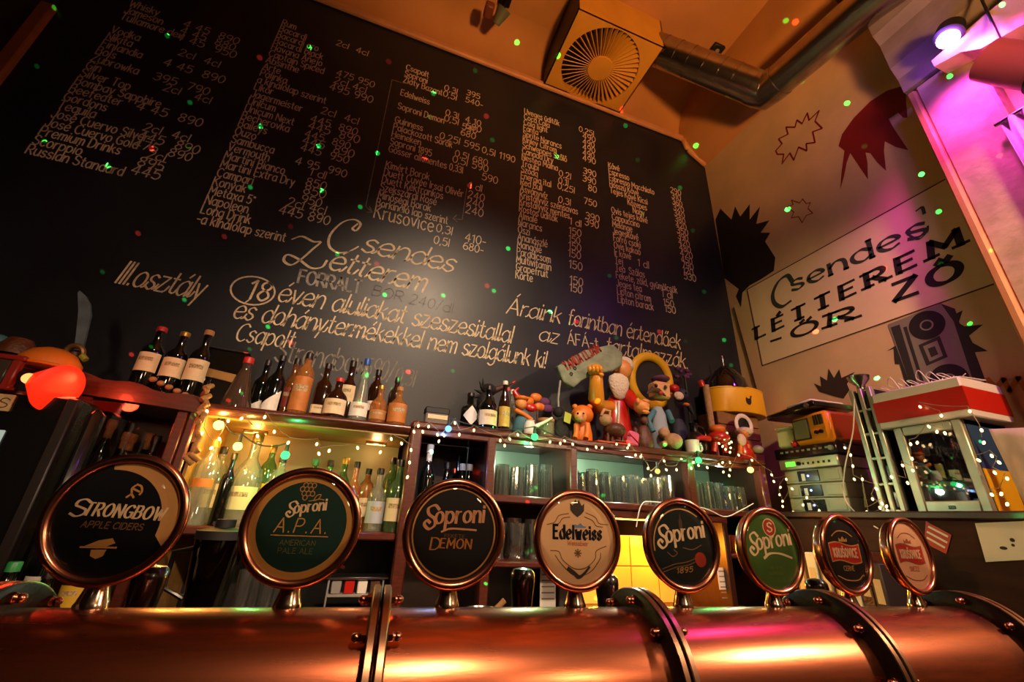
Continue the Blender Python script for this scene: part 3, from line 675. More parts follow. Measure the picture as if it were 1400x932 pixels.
# ------------------------------------------------------------------ eight tap medallions
PR = .0705
NEAR = {}
def pm(name, c, rough=.35): return mat(name, c, rough, coat=.3)
CREAM, GOLD, INKB = pm('cream_print', 'd9b98c'), pm('gold_print', 'b98544'), pm('black_print', '0d1012')
TAPS = [(-.352, -.020), (-.117, -.021), (.112, -.022), (.327, -.025), (.536, -.026), (.736, -.031), (.920, -.033), (1.100, -.031)]
def medallion(t, zc, label, base, ringcol=None):
    p = AX*t + B0
    k = min(range(8), key=lambda i: abs(TAPS[i][0]-t))
    th = thing('tap_medallion', label, 'tap medallion', (p.x, p.y, BZ+BR), BA+math.radians((0, 0, 0, 0, 1.5, 4, 7, 8)[k]), 'round tap medallions on the copper beer tower')
    s = (1.02, 1.01, 1, .98, .965, .945, .915, .915)[k]; th.scale = (s, s*.9, s)
    c = (zc-(BZ+BR-1.5))/s
    obj('neck', xf(lathe([(.0190, -.003), (.0190, .003), (.0175, .006), (.0118, c-.079), (.0118, c-.06)], 28), (0, .014, 0)), CHROME, th, local=True)
    yc = lambda g, y=0: xf(g, (0, y, c), (PI/2, 0, 0))
    obj('housing', yc(lathe([(.0001, -.027), (.060, -.027), (.072, -.022), (.0775, -.014), (.0775, .004), (.0745, .0065)], 56, close=False)), COPPERR, th, local=True)
    obj('rim', xf(torus(.0765, .0062, 72, 14, 'y'), (0, -.006, c)), COPPERR, th, local=True)
    obj('face_plate', yc(lathe([(.0001, .002), (.0720, .002), (.0720, .0035), (.0001, .0035)], 56, close=False)), base, th, local=True)
    obj('cover_glass', yc(lathe([(.0715, .0050)] + [(.0715*math.cos(q), .0050+.0075*math.sin(q)) for q in (.3, .6, .9, 1.2, 1.45)] + [(.0001, .0125)], 48, close=False)), glass('clear_dome', 'f4f4f4', .025, .02), th, local=True)
    lay = [0]
    def pr(name, g, m, lab=None):
        lay[0] += 1
        return obj(name, [([(a*PR, -.0036-.0001*lay[0], c+b*PR) for a, b in g[0]]), g[1]], m, th, None, True, lab)
    return pr
def crescent(o, i):
    n = 40
    return poly2(o+i[::-1])
def word(s, x, y, h, w, wid, **k): return lettering(s, x-w/2 if not k.pop('left', 0) else x, y, h, w, wid, **k)
def soproni(pr, y, h, w, m, rot=.12, x=0):
    pr('lettering', lettering('oproni', x-w/2+h*.62, y+h*.12, h*.95, w-h*.62, .19, .08, 1.1, False, .62, 15, .4, rot=rot), m, 'beer name in decorative letters')
    S = smoothpts([(h*.78, h*.92), (h*.52, h*1.14), (h*.14, h*.95), (h*.2, h*.62), (h*.55, h*.38), (h*.6, h*.02), (h*.28, -h*.2), (-h*.02, h*.05), (h*.12, h*.28), (h*.3, h*.16)])
    pr('capital', ribbon([[(x-w/2+a, y+b) for a, b in S]], h*.19, 30, .5), m, 'ornate capital letter')
# 1 cider
pr = medallion(*TAPS[0], 'black tap medallion with cream crescent, lettered STRONGBOW', pm('black_face', '0b0d10'))
A = [(math.cos(a)*.985, math.sin(a)*.985) for a in [1.95-2.45*i/30 for i in range(31)]]
Bq = [(.985*math.cos(1.95)*1+0, .985*math.sin(1.95))]
inner = [(-.26+.98*math.cos(a), -.13+.98*math.sin(a)) for a in [1.66-1.82*i/30 for i in range(31)]]
pr('crescent', poly2(A+inner[::-1]), pm('tan_print', 'b9874f'))
pr('lettering', lettering('TRONGBOW', -.57, .02, .22, 1.30, .2, .14, 1.7, False, .8, 10, .45, rot=-.03), CREAM, 'cider name in cream capitals')
pr('capital', lettering('S', -.78, -.01, .30, .22, .17, .14, nib=10, kmin=.45), CREAM, 'larger first capital')
pr('lettering', lettering('APPLE CIDERS', -.52, -.19, .11, .98, .15, .12, 1.6, rot=-.02), pm('dim_gold_print', '6e5030'), 'two dim gold words')
pr('archer_emblem', ribbon([smoothpts([(.02, .36), (.08, .43), (.06, .52), (.10, .58)]), [(.08, .43), (.14, .36)], [(.08, .52), (.2, .47)], smoothpts([(.12, .6), (.2, .57), (.24, .48), (.22, .42)])], .035), GOLD, 'small gold archer figure')
pr('apple_emblem', join(poly2([(-.34, -.5), (-.15, -.40), (.05, -.36), (.12, -.44), (.0, -.50), (-.2, -.50)]), poly2([(-.22, -.56), (.02, -.55), (0, -.66), (-.1, -.71), (-.2, -.66)]), ribbon([[(-.40, -.52), (.16, -.515)]], .03)), GOLD, 'small gold cup emblem')
# 2 APA
pr = medallion(*TAPS[1], 'green tap medallion with tan border, lettered Soproni A.P.A.', pm('tan_face', 'b3803f'))
pr('field', disc2(0, .0, .87), pm('dark_green_face', '173027'))
pr('hop_emblem', ribbon([[(-.02+.085*i+.045*math.cos(q)-.05*(j % 2), .80-.085*j+.05*math.sin(q)) for q in [2*PI*k/10 for k in range(11)]] for j in range(4) for i in range(-1, 2) if not (j == 3 and i != 0)] + [smoothpts([(.02, .48), (.12, .50), (.22, .53), (.32, .52)]), smoothpts([(.12, .5), (.16, .6), (.24, .62), (.2, .53), (.12, .5)])], .016), GOLD, 'small outlined hop cone')
soproni(pr, .20, .23, .76, CREAM, .16, .02)
pr('lettering', lettering('A.P.A.', -.52, -.14, .27, 1.0, .09, .12, 2.2), GOLD, 'large thin initials')
pr('rule', ribbon([[(-.56, -.2), (.54, -.2)]], .018), GOLD)
pr('lettering', join(lettering('AMERICAN', -.36, -.38, .10, .68, .12), lettering('PALE ALE', -.36, -.53, .10, .66, .12)), pm('dim_green_print', '5a5a34'), 'two dim lines of capitals')
# 3 Demon
pr = medallion(*TAPS[2], 'black tap medallion lettered Soproni DEMON in copper print', pm('brown_black_face', '14100e'))
pr('border', ring2(0, 0, .93, .965), GOLD)
soproni(pr, .12, .38, 1.36, pm('copper_print', 'b9825a'), .07, -.02)
pr('swash', ribbon([smoothpts([(-.3, .0), (-.1, .07), (.2, .07), (.5, .06)])], .04), pm('copper_print', 'b9825a'))
pr('lettering', lettering('FEKETE', -.22, -.12, .075, .46, .13), pm('dim_copper_print', '6a4a34'), 'small dim word')
pr('lettering', lettering('EMON', -.30, -.33, .19, .70, .2, .06, 1.7, nib=10, kmin=.45), pm('dark_gold_print', '9a6026'), 'variety name in capitals')
pr('capital', lettering('D', -.52, -.37, .24, .2, .17, .06, nib=10, kmin=.45), pm('dark_gold_print', '9a6026'))
# 4 Edelweiss
pr = medallion(*TAPS[3], 'cream tap medallion lettered Edelweiss in black blackletter', pm('cream_face', 'd2a878'))
pr('crest', join(poly2([(-.12, .58), (-.19, .66), (-.20, .84), (-.13, .78), (-.09, .84), (-.05, .93), (0, .86), (.05, .93), (.09, .84), (.13, .78), (.20, .84), (.19, .66), (.12, .58), (0, .50)])), pm('grey_brown_print', '3c332c'), 'dark heraldic crest')
BRN = pm('thin_brown_print', '7a5330')
pr('scroll', ribbon([smoothpts([(-.82, .30), (-.62, .36), (-.5, .52), (-.24, .58)]), smoothpts([(.24, .62), (.5, .52), (.6, .38), (.86, .36)]), smoothpts([(-.66, .30), (-.5, .34), (-.4, .46), (-.2, .5)]), smoothpts([(.2, .52), (.42, .44), (.52, .32), (.7, .3)]), smoothpts([(-.72, -.28), (-.5, -.30), (-.4, -.48), (-.1, -.66), (.2, -.64), (.46, -.44), (.5, -.26), (.78, -.14)]), smoothpts([(-.6, -.38), (-.42, -.58), (-.1, -.80), (.3, -.74), (.58, -.46), (.62, -.30)])], .022), BRN, 'thin brown scroll lines')
pr('mountain', poly2([(-.14, .28), (-.06, .34), (0, .31), (.08, .37), (.16, .3), (.26, .29), (.2, .26), (-.1, .25)]), pm('blue_grey_print', '6b7f96'))
pr('lettering', lettering('Edelweiss', -.64, .0, .30, 1.28, .27, .0, 1.5, False, .62, 40, .22), INKB, 'beer name in blackletter')
pr('lettering', lettering('Weissbier', -.28, -.15, .10, .56, .13, .1), pm('orange_print', 'b0522a'), 'small orange word')
pr('flower', ribbon([[(0, -.32), (.09*math.cos(q), -.32+.09*math.sin(q))] for q in [PI/4*k for k in range(8)]], .03), BRN)
pr('wheat_sprigs', ribbon([smoothpts([(-.26, -.66), (-.1, -.76), (.02, -.84), (.16, -.76), (.3, -.62)])], .09, 60, .5), pm('grey_brown_print', '3c332c'))
# 5 Soproni classic
pr = medallion(*TAPS[4], 'dark green tap medallion lettered Soproni with red seal and tower', pm('black_green_face', '0f1a18'))
pr('border', ribbon([[(.98*math.cos(a)*.93+.02, .98*math.sin(a)*.93-.04) for a in [PI*.3+PI*.75*i/24 for i in range(25)]]], .035), GOLD)
pr('tower_emblem', poly2([(-.06, .36), (-.06, .58), (-.02, .62), (0, .82), (.02, .62), (.06, .58), (.06, .36)]), pm('dim_brown_print', '4a3626'), 'dim church tower')
soproni(pr, -.04, .42, 1.5, CREAM, .15)
pr('scroll', ribbon([smoothpts([(-.7, -.62), (-.3, -.5), (.1, -.44), (.5, -.30)]), smoothpts([(-.7, -.70), (-.3, -.58), (.1, -.52), (.5, -.38)]), smoothpts([(-.5, -.22), (-.35, -.32), (-.2, -.24), (-.3, -.15)]), smoothpts([(.0, -.1), (.3, -.14), (.6, -.02)])], .025), pm('dim_gold_print', '6e5030'))
pr('seal', disc2(.52, -.38, .18, 24), pm('red_print', 'a03020'), 'round red seal')
pr('lettering', lettering('1895', -.28, -.72, .12, .5, .15, .2, rot=.1), GOLD, 'year')
# 6 Soproni green
pr = medallion(*TAPS[5], 'bright green tap medallion lettered Soproni under a red S badge', pm('green_face', '3c5a1e'))
pr('badge', disc2(.04, .60, .24, 28), pm('red_print', 'a03020'), 'round red badge'); pr('badge_ring', ring2(.04, .60, .225, .25, 28), CREAM)
pr('badge_letter', lettering('S', -.05, .48, .25, .17, .22, .1, nib=20, kmin=.5), CREAM)
soproni(pr, -.06, .44, 1.62, CREAM, .13)
pr('swash', ribbon([smoothpts([(-.35, -.22), (-.1, -.1), (.3, -.1), (.72, -.2)])], .11, 0, .4), CREAM)
pr('lettering', join(lettering('1895', -.3, -.50, .07, .6, .12), lettering('SOPRON', -.26, -.64, .06, .5, .12)), pm('dim_green_print2', '6f7a30'))
# 7 Krusovice dark, 8 light
def krus(i, label, face, txt2, c2, brd):
    pr = medallion(*TAPS[i], label, face)
    top = [(-.70+1.4*k/14, .26+.05*math.sin(k/14*2*PI)) for k in range(15)]; bot = [(.68-1.36*k/14, -.22+.05*math.sin((1-k/14)*2*PI)) for k in range(15)]
    pr('banner', poly2([(x*1.06, y+(.035 if y > 0 else -.035)) for x, y in top+bot]), brd)
    pr('banner', poly2(top+bot), pm('red_banner_print', 'b02018'), 'waving red banner')
    pr('lettering', lettering('KRUŠOVICE', -.56, -.10, .24, 1.12, .2, .0, 1.6, False, .6), CREAM, 'beer name in cream capitals')
    pr('scroll', ribbon([smoothpts([(-.5, .5), (-.2, .64), (.2, .64), (.5, .5)]), smoothpts([(-.6, -.62), (-.2, -.74), (.3, -.74), (.6, -.6)])], .03), brd)
    pr('crest', poly2([(-.2, .34), (-.2, .46), (-.1, .40), (0, .5), (.1, .40), (.2, .46), (.2, .34)]), brd)
    pr('lettering', lettering(txt2, -.26, -.48, .13, .5, .14), c2)
krus(6, 'black tap medallion with red KRUSOVICE banner', pm('black_face', ''), 'CERNE', GOLD, GOLD)
krus(7, 'peach tap medallion with red KRUSOVICE banner', pm('peach_face', 'dca37a'), 'SVETLE', pm('orange_print', ''), pm('red_brown_print', '8a4a30'))
# ------------------------------------------------------------------ black tap handles on the barman's side
for k, (x, y, dist, lab) in enumerate([(212, 771, .90, 'glossy black tap handle behind the STRONGBOW medallion'), (715, 775, .92, 'glossy black tap handle left of the Edelweiss medallion'), (829, 783, .92, 'glossy black tap handle right of the Edelweiss medallion'), (1114, 790, .92, 'glossy black tap handle between the green and dark right-hand medallions')]):
    p = PB(x, y, dist); zt = p.z
    h = thing('beer_faucet', lab, 'beer tap', (p.x, p.y, BZ), BA, 'black tap handles')
    L = zt-BZ
    obj('grip', lathe([(.013, L-.15), (.0145, L-.13), (.021, L-.05), (.0245, L-.02), (.0235, L-.010), (.018, L-.003), (.0001, L)], 24), BLACK, h, local=True)
    obj('ferrule', lathe([(.013, L-.17), (.013, L-.15)], 20), CHROME, h, local=True)
    obj('faucet', tube([(0, -(dist-.75)+BR*.8, 0), (0, -.02, 0), (0, 0, -.012), (0, .012, -.05)], .012, 12), CHROME, h, local=True)
    obj('valve_stem', lathe([(.009, 0), (.009, L-.165)], 14), CHROME, h, local=True)

# ------------------------------------------------------------------ back bar: counter and shelving
FY = 1.95
bc = thing('back_counter', 'dark wooden back counter below the bottle shelves', 'counter', (.4, 2.1, 0))
obj('worktop', bbox(-1.9, 2.28, 1.60, WY-.02, 1.06, 1.10, .008), WOODD, bc)
obj('cabinet_body', bbox(-1.88, 2.28, 1.66, WY-.02, 0, 1.06, .005), WOODD, bc)
GOLDB = mat('varnished_gold_wood', 'a07838', .4, noise=.3, nscale=6, stretch=(1, 8, 8))  # gold light on shelf underside and side put into the wood colour
MIR = mat('cream_backboard', '96906a', .45, noise=.2, nscale=3)
GBACK = mat('dim_green_backboard', '8a9c8a', .35, .2, noise=.2, nscale=3)
# bottle cabinet at the dark end
dc = thing('display_cabinet', 'dark wooden display cabinet holding wine bottles beside the glowing red lamp', 'cabinet', (-.8, 2.15, 1.10))
obj('side_panel', bbox(-1.09, -.985, FY, 2.37, 1.10, 1.90, .012), WOOD, dc); obj('side_panel', bbox(-.64, -.605, FY, 2.37, 1.10, 1.84, .008), WOOD, dc)
obj('back_panel', box(-.985, -.64, 2.355, 2.37, 1.10, 1.86), BACKP, dc)
tp = [(-1.10, 1.86), (-.60, 1.83), (-.60, 1.885)] + [(-.60-.5*i/12, 1.885+.06*(i/12)**1.2+.008*math.sin(i*1.4)) for i in range(1, 13)]
obj('cornice', prism(tp, 'y', FY-.02, 2.37), WOOD, dc, None)
obj('shelf', bbox(-.985, -.64, FY+.02, 2.355, 1.405, 1.43, .004), WOOD, dc)
gd = obj('door_stile', bbox(-.985, -.945, FY-.005, FY+.02, 1.12, 1.85), WOOD, dc); obj('door_stile', bbox(-.675, -.64, FY-.005, FY+.02, 1.12, 1.83), WOOD, dc); obj('door_rail', bbox(-.945, -.675, FY-.005, FY+.02, 1.12, 1.16), WOOD, dc)
obj('pane', box(-.945, -.675, FY+.006, FY+.010, 1.16, 1.84), glass('door_glass', 'f0f0ee', .05, .02), gd)
# liquor shelf
ls = thing('liquor_shelf', 'lit wooden liquor shelf with spirits above and gin bottles inside', 'shelf', (-.18, 2.15, 1.10))
nose = [(FY, 1.845), (FY-.012, 1.852), (FY-.014, 1.862), (FY-.006, 1.872), (2.37, 1.872), (2.37, 1.832), (FY+.01, 1.832)]
obj('top_board', prism(nose, 'x', -.598, .206), WOOD, ls, 60)
obj('underboard', box(-.596, .204, FY+.012, 2.355, 1.826, 1.832), GOLDB, ls)
obj('shelf', bbox(-.598, .206, FY, 2.37, 1.40, 1.43, .006), WOOD, ls)
obj('backboard', box(-.596, .204, 2.355, 2.37, 1.43, 1.826), MIR, ls)
obj('backboard', box(-.596, .204, 2.355, 2.37, 1.10, 1.40), BLACKM, ls)
obj('side_panel', box(-.598, -.588, FY+.01, 2.355, 1.10, 1.832), GOLDB, ls)
# glass rack with the dark bottle bay
gr = thing('glass_rack', 'long wooden back bar rack full of glasses under the figurines', 'shelf', (1.25, 2.15, 1.10))
obj('top_board', bbox(.209, 2.30, FY-.02, 2.343, 1.862, 1.895, .008), WOOD, gr)
obj('cornice_rail', bbox(.209, 2.30, FY-.012, FY+.02, 1.835, 1.862, .005), WOOD, gr)
for x, wd, zb in ((.235, .052, 1.10), (.592, .044, 1.10), (1.022, .04, 1.10), (1.745, .05, 1.606), (2.27, .05, 1.10)):
    obj('post', bbox(x-wd/2, x+wd/2, FY-.015, FY+.04, zb, 1.862, .006), WOOD, gr)
    obj('divider', box(x-.01, x+.01, FY+.04, 2.355, zb, 1.862), WOODD, gr)
obj('post', bbox(1.985, 2.02, FY+.06, FY+.10, 1.10, 1.572, .005), WOODD, gr); obj('divider', box(1.99, 2.01, FY+.10, 2.355, 1.10, 1.572), WOODD, gr)
obj('shelf', bbox(.57, 2.29, FY+.002, 2.37, 1.572, 1.606, .006), WOOD, gr)
obj('shelf', bbox(.262, .568, FY+.01, 2.35, 1.40, 1.43, .005), WOOD, gr)
obj('shelf', bbox(.616, 1.0, FY+.002, 2.35, 1.308, 1.334, .006), WOOD, gr)
obj('shelf', bbox(2.022, 2.244, FY+.06, 2.35, 1.36, 1.385, .006), WOOD, gr)
obj('backboard', box(.25, .57, 2.35, 2.37, 1.10, 1.862), BACKP, gr)
obj('backboard', box(.61, 2.27, 2.35, 2.37, 1.606, 1.862), GBACK, gr)
obj('backboard', box(.61, 1.01, 2.35, 2.37, 1.10, 1.572), BACKP, gr)
obj('backboard', box(2.02, 2.27, 2.35, 2.37, 1.10, 1.572), BLACKM, gr)
obj('lintel', bbox(1.045, 1.985, FY+.02, FY+.04, 1.535, 1.572, .004), WOOD, gr)
obj('lintel', bbox(1.045, 1.98, 2.20, 2.215, 1.45, 1.53, .004), WOODD, gr)
# orange lit niche of tiles under the glasses
ni = thing('tiled_niche', 'glowing orange tiled niche under the glass shelf', 'niche', (1.39, 2.3, 1.10))
tm = mesh('tile', bbox(0, .182, 0, .008, 0, .182, .002), mat('cream_glazed_tile', 'e6b45c', .3, noise=.08, nscale=5), None)
obj('grout', box(1.035, 1.985, 2.362, 2.372, 1.10, 1.57), mat('tile_grout', '9a6a30', .9), ni)
for i in range(5):
    for j in range(2):
        o = bpy.data.objects.new('tile', tm); COL.objects.link(o); o.parent = ni; o.location = (1.045+i*.187-1.39, 2.354-2.3, 1.10+j*.187-1.10)
st = thing('niche_lamp', 'bright strip lamp hidden at the top of the orange niche', 'lamp', (1.4, 2.27, 1.56))
obj('housing', bbox(1.10, 1.70, 2.245, 2.30, 1.535, 1.57, .004), WHITE, st)
obj('tube', alongx(lathe([(.009, 1.12), (.009, 1.68)], 12), 0, 2.27, 1.524), glow('niche_tube_glow', (1, .55, .12), 12), st)
lamp('niche_lamp_light', 'POINT', (1.3, 2.25, 1.44), 15, (1, .40, .03), .03)
lamp('niche_lamp_light', 'POINT', (1.75, 2.2, 1.42), 11, (1, .34, .02), .03)
# side counter along the right wall
sd = thing('side_counter', 'dark brown side counter carrying the hi-fi stack and small fridge', 'counter', (2.53, 1.1, 0))
obj('worktop', bbox(2.30, RX-.01, .25, 1.94, 1.58, 1.612, .006), WOODD, sd)
CFR = mat('matt_brown_counter_front', '3c1d14', .65, noise=.35, nscale=5, stretch=(1, 1, 6), spec=.2)
obj('body', bbox(2.315, RX-.01, .27, 1.94, 0, 1.58, .005), CFR, sd)
obj('worktop_return', bbox(2.36, RX-.01, 1.94, WY-.02, 1.58, 1.612, .004), WOODD, sd)
obj('body_return', bbox(2.37, RX-.01, 1.94, WY-.02, 0, 1.58, .004), WOODD, sd)
def pxq(pts, X): return [(X, PX(x, y, X).y, PX(x, y, X).z) for x, y in pts]
def sheet(name, pts, X, m, label, cat):
    q = pxq(pts, X); v = q+[(X-.0012, y, z) for _, y, z in q]; n = len(q)
    return tag(obj(name, (v, [tuple(range(n)), tuple(range(n, 2*n))]+[(i, (i+1) % n, n+(i+1) % n, n+i) for i in range(n)]), m, None, None), label, cat)
stk = sheet('sticker', [(1266, 712), (1301, 731), (1294, 757), (1264, 742)], 2.3135, RED, 'red sticker with white stripes on the side counter front', 'sticker')
q = [[PX(*t, 2.3118) for t in s] for s in ([(1270, 720), (1295, 733)], [(1268, 727), (1294, 741)], [(1268, 735), (1291, 748)])]
obj('stripe', on_x(ribbon([[(-p.y, p.z) for p in s] for s in q], .008), 2.3118), WHITE, stk, None)
nt_ = sheet('notice_sheet', [(1333, 715), (1402, 712), (1402, 765), (1348, 768)], 2.3135, PAPER, 'white paper notice pinned on the side counter front', 'paper notice')
q = [PX(*t, 2.3118) for t in [(1384, 738), (1385, 745), (1372, 749), (1378, 750)]]
obj('print_mark', join(on_x(disc2(-q[0].y, q[0].z, .007, 12), 2.3118), on_x(disc2(-q[1].y, q[1].z, .005, 12), 2.3118), on_x(disc2(-q[2].y, q[2].z, .011, 12, .006), 2.3118)), BLACKM, nt_, None)
# ------------------------------------------------------------------ ceiling: extractor fan, ducts, spotlight
fan = thing('extractor_fan', 'cream square extractor fan box with round radial grille on the ceiling', 'fan', (1.37, 2.03, TOPZ))
FB = mat('yellowed_cream_enamel', 'c9912f', .45, noise=.15, nscale=4)
x0, x1, y0, y1 = .99, 1.765, 1.70, 2.343
fc = PZ(820, 94, TOPZ); fr = .325
n = 64
ov = []
for i in range(n):
    a = 2*PI*(i+.5)/n; c_, s_ = math.cos(a), math.sin(a)
    k = min(((x1-fc.x) if c_ > 0 else (fc.x-x0))/max(abs(c_), 1e-6), ((y1-fc.y) if s_ > 0 else (fc.y-y0))/max(abs(s_), 1e-6))
    ov.append((fc.x+c_*k, fc.y+s_*k))
# make sure the outer loop keeps its corners
for cx_, cy_ in ((x0, y0), (x1, y0), (x1, y1), (x0, y1)):
    j = min(range(n), key=lambda i: (ov[i][0]-cx_)**2+(ov[i][1]-cy_)**2); ov[j] = (cx_, cy_)
iv = [(fc.x+fr*math.cos(2*PI*(i+.5)/n), fc.y+fr*math.sin(2*PI*(i+.5)/n)) for i in range(n)]
v = [(a, b, TOPZ) for a, b in ov]+[(a, b, TOPZ) for a, b in iv]+[(a, b, TOPZ+.05) for a, b in iv]
obj('face_plate', (v, [(i, (i+1) % n, n+(i+1) % n, n+i) for i in range(n)]+[(n+i, n+(i+1) % n, 2*n+(i+1) % n, 2*n+i) for i in range(n)]), FB, fan, None)
obj('housing', join(box(x0, x1, y0, y0+.01, TOPZ, CEILZ), box(x0, x1, y1-.01, y1, TOPZ, CEILZ), box(x1-.01, x1, y0, y1, TOPZ, CEILZ)), FB, fan, None)
obj('side_panel', box(x0-.004, x0+.008, y0, y1, TOPZ, CEILZ), IRON, fan, None)
obj('dark_cavity', xf(lathe([(.0001, 0), (fr*1.05, 0)], 40, close=False), (fc.x, fc.y, TOPZ+.10)), BLACKM, fan)
obj('hub', xf(lathe([(.105, .02), (.105, .002), (.1, -.004), (.0001, -.006)], 36), (fc.x, fc.y, TOPZ)), FB, fan)
sm = mesh('slat', xf(box(.104, fr+.002, -.0028, .0028, .0, .035), rot=(.5, 0, 0)), FB, None)
for i in range(46):
    o = bpy.data.objects.new('slat', sm); COL.objects.link(o); o.parent = fan; o.rotation_euler = (0, 0, 2*PI*i/46); o.location = (fc.x-1.37, fc.y-2.03, .002)
dk = thing('ventilation_duct', 'round galvanised steel ventilation duct running from the fan to the wall', 'duct', (2.4, 1.6, 4.7))
elb = PX(1046, 126, 2.46); d0 = Vector((1.74, 1.83, 5.24))
far = PX(1190, 2, 2.46); far2 = far+(far-PX(1120, 55, 2.46))*1.4
DR = .122
dd = (elb-d0)
obj('duct_section', tube([d0+dd*(i/10) for i in range(10)], DR, 28), STEEL, dk)
seg = [elb-dd.normalized()*.10, elb-dd.normalized()*.05, elb, elb+(far-elb).normalized()*.06, elb+(far-elb).normalized()*.13]
obj('elbow', tube(seg, DR*1.03, 28), STEEL, dk)
obj('duct_section', tube([elb+(far-elb).normalized()*.12, far, far2], DR*.98, 28), STEEL, dk)
for k in (.13, .25, .37, .5, .63, .75):
    c_ = d0+dd*k; obj('seam_band', tube([c_-dd.normalized()*.004, c_+dd.normalized()*.004], DR*1.025, 28), STEEL, dk)
p = PZ(980, 68, CEILZ-.02)
sn = thing('ceiling_sensor', 'small black box sensor on the orange ceiling', 'sensor', (p.x, p.y, CEILZ))
obj('case', bbox(-.055, .055, -.045, .045, -.035, 0, .006), BLACKM, sn, local=True); obj('lens', xf(lathe([(.02, -.004), (.018, -.008), (.0001, -.009)], 16), (0, 0, -.034)), GREY, sn, local=True)
p = PZ(684, 22, 5.15)
spl = thing('ceiling_spotlight', 'small unlit clip spotlight hanging from the ceiling left of the fan', 'spotlight', (p.x, p.y, CEILZ))
L = 5.15-CEILZ
obj('bracket', tube([(.03, 0, 0), (.03, .0, L+.1), (0, -.02, L+.03)], .008, 8), IRON, spl, local=True)
obj('lamp_body', xf(lathe([(.03, -.06), (.04, -.02), (.058, .05), (.062, .055)], 24), (0, 0, L), (.9, .5, 0)), mat('grey_green_enamel', '6f7358', .4, .3), spl, local=True)
obj('base_plate', bbox(-.02, .08, -.05, .05, -.02, 0, .004), IRON, spl, local=True)
obj('junction_box', bbox(-.13, -.06, -.05, .05, L-.02, L+.05, .01), mat('brown_enamel', '6a3318', .5), spl, local=True)
# purple LED on the entablature, drum with its pink light painted in and pleated curtain
LEDP = PX(1297, 50, 2.46)
led = thing('purple_led_lamp', 'glowing purple LED lamp under the stone cornice', 'lamp', tuple(LEDP))
obj('housing', xf(lathe([(.055, .07), (.06, .0), (.052, -.004)], 24), (0, 0, 0), (.2, .4, 0)), BLACKM, led, local=True)
obj('lens', xf(ball((0, 0, -.02), .045, .045, .028, 18, 10), (0, 0, 0), (.2, .4, 0)), glow('violet_glow', (.55, .12, 1.0), 60), led, local=True)
lamp('purple_led_light', 'SPOT', tuple(LEDP+Vector((-.06, -.05, -.07))), 62, (.9, .05, .62), .04, (2.66, .55, 2.9), 130, .8)
lamp('purple_led_light', 'POINT', tuple(LEDP+Vector((-.08, .04, -.03))), 2.2, (.32, .10, 1.0), .04)
dp = PX(1388, 88, 2.42)
dr = thing('hanging_drum_lamp', 'pink lit drum shade hanging at the right edge above the curtain', 'lamp', tuple(dp))
obj('shade', xf(lathe([(.085, -.11), (.087, .0), (.085, .11)], 32, close=False), (0, 0, 0), (-.5, -.25, 0)), mat('pink_shade', 'c05a90', .4), dr, local=True)  # magenta light on the drum is put into its base colour
obj('rim', xf(torus(.087, .007, 32, 8, 'z'), xf(([(0, 0, -.11)], []), (0, 0, 0), (-.5, -.25, 0))[0][0], (-.5, -.25, 0)), BLACKM, dr, local=True)
obj('hook', tube([(0, 0, .09), (.02, 0, .2), (2.56-dp.x, 0, 4.1-dp.z), (2.62-dp.x, 0, 4.1-dp.z)], .006, 6), BLACKM, dr, local=True)
cu = PX(1397, 190, 2.58)
fold = []
for i in range(25):
    fold.append((cu.x-.004+.018*math.sin(i*1.6), cu.y+.03-.30*i/24))
ct = thing('pleated_curtain', 'short pleated curtain lit purple at the right edge beside the pilaster', 'curtain', (cu.x, cu.y-.12, 2.2))
v = [(a, b, z) for z in (3.32, 2.9, 2.5, 2.2) for a, b in fold]; nn = len(fold)
cl_ = obj('fabric', (v, [(k*nn+i, k*nn+i+1, (k+1)*nn+i+1, (k+1)*nn+i) for k in range(3) for i in range(nn-1)]), mat('pale_curtain', 'cfc0c8', .8), ct, 60); cl_.modifiers.new('thick', 'SOLIDIFY').thickness = .004
obj('rail', tube([(cu.x, cu.y+.05, 3.325), (cu.x, cu.y-.30, 3.325)], .010, 10), STEEL, ct)
for dy in (.03, -.27): obj('bracket', tube([(cu.x, cu.y+dy, 3.325), (RX-.001, cu.y+dy, 3.325)], .007, 8), STEEL, ct)

# ------------------------------------------------------------------ bottles
GD = mat('black_bottle_glass', '0a0c08', .08, coat=.5); GB = glass('amber_bottle', (.55, .22, .05), .10, .04, .18)
GC = glass('clear_bottle', (.86, .90, .80), .12, .03, .10); GG = glass('green_bottle', (.35, .60, .25), .10, .04, .10); GO = glass('orange_spirit', (.75, .32, .08), .10, .04, .25)
GBR = mat('brown_bottle_glass', '241006', .08, coat=.5)
LCREAM = mat('cream_paper_label', 'd9c39a', .6, noise=.12, nscale=40); LWHITE = mat('white_paper_label', 'd9d4c8', .6, noise=.1, nscale=40); LOR = mat('orange_paper_label', 'b8702c', .6, noise=.2, nscale=30)
PROF = {'wine': [(.95, 0), (1, .02), (1, .60), (.9, .66), (.5, .74), (.37, .79), (.35, .955), (.42, .96), (.42, 1)],
        'whisky': [(.95, 0), (1, .02), (1, .52), (.92, .60), (.55, .68), (.38, .72), (.36, .90), (.36, .92)],
        'squat': [(.9, 0), (1, .03), (1, .48), (.85, .58), (.45, .68), (.34, .72), (.33, .90)],
        'tall': [(.95, 0), (1, .02), (1, .66), (.8, .74), (.45, .80), (.36, .84), (.36, .94)],
        'cone': [(1, 0), (1.02, .04), (.75, .35), (.42, .70), (.3, .80), (.3, .92)],
        'beer': [(.95, 0), (1, .02), (1, .55), (.8, .66), (.45, .80), (.38, .90), (.40, .96)],
        'hex': [(.95, 0), (1, .02), (1, .55), (.8, .64), (.4, .70), (.36, .90)]}
STOOD = {}
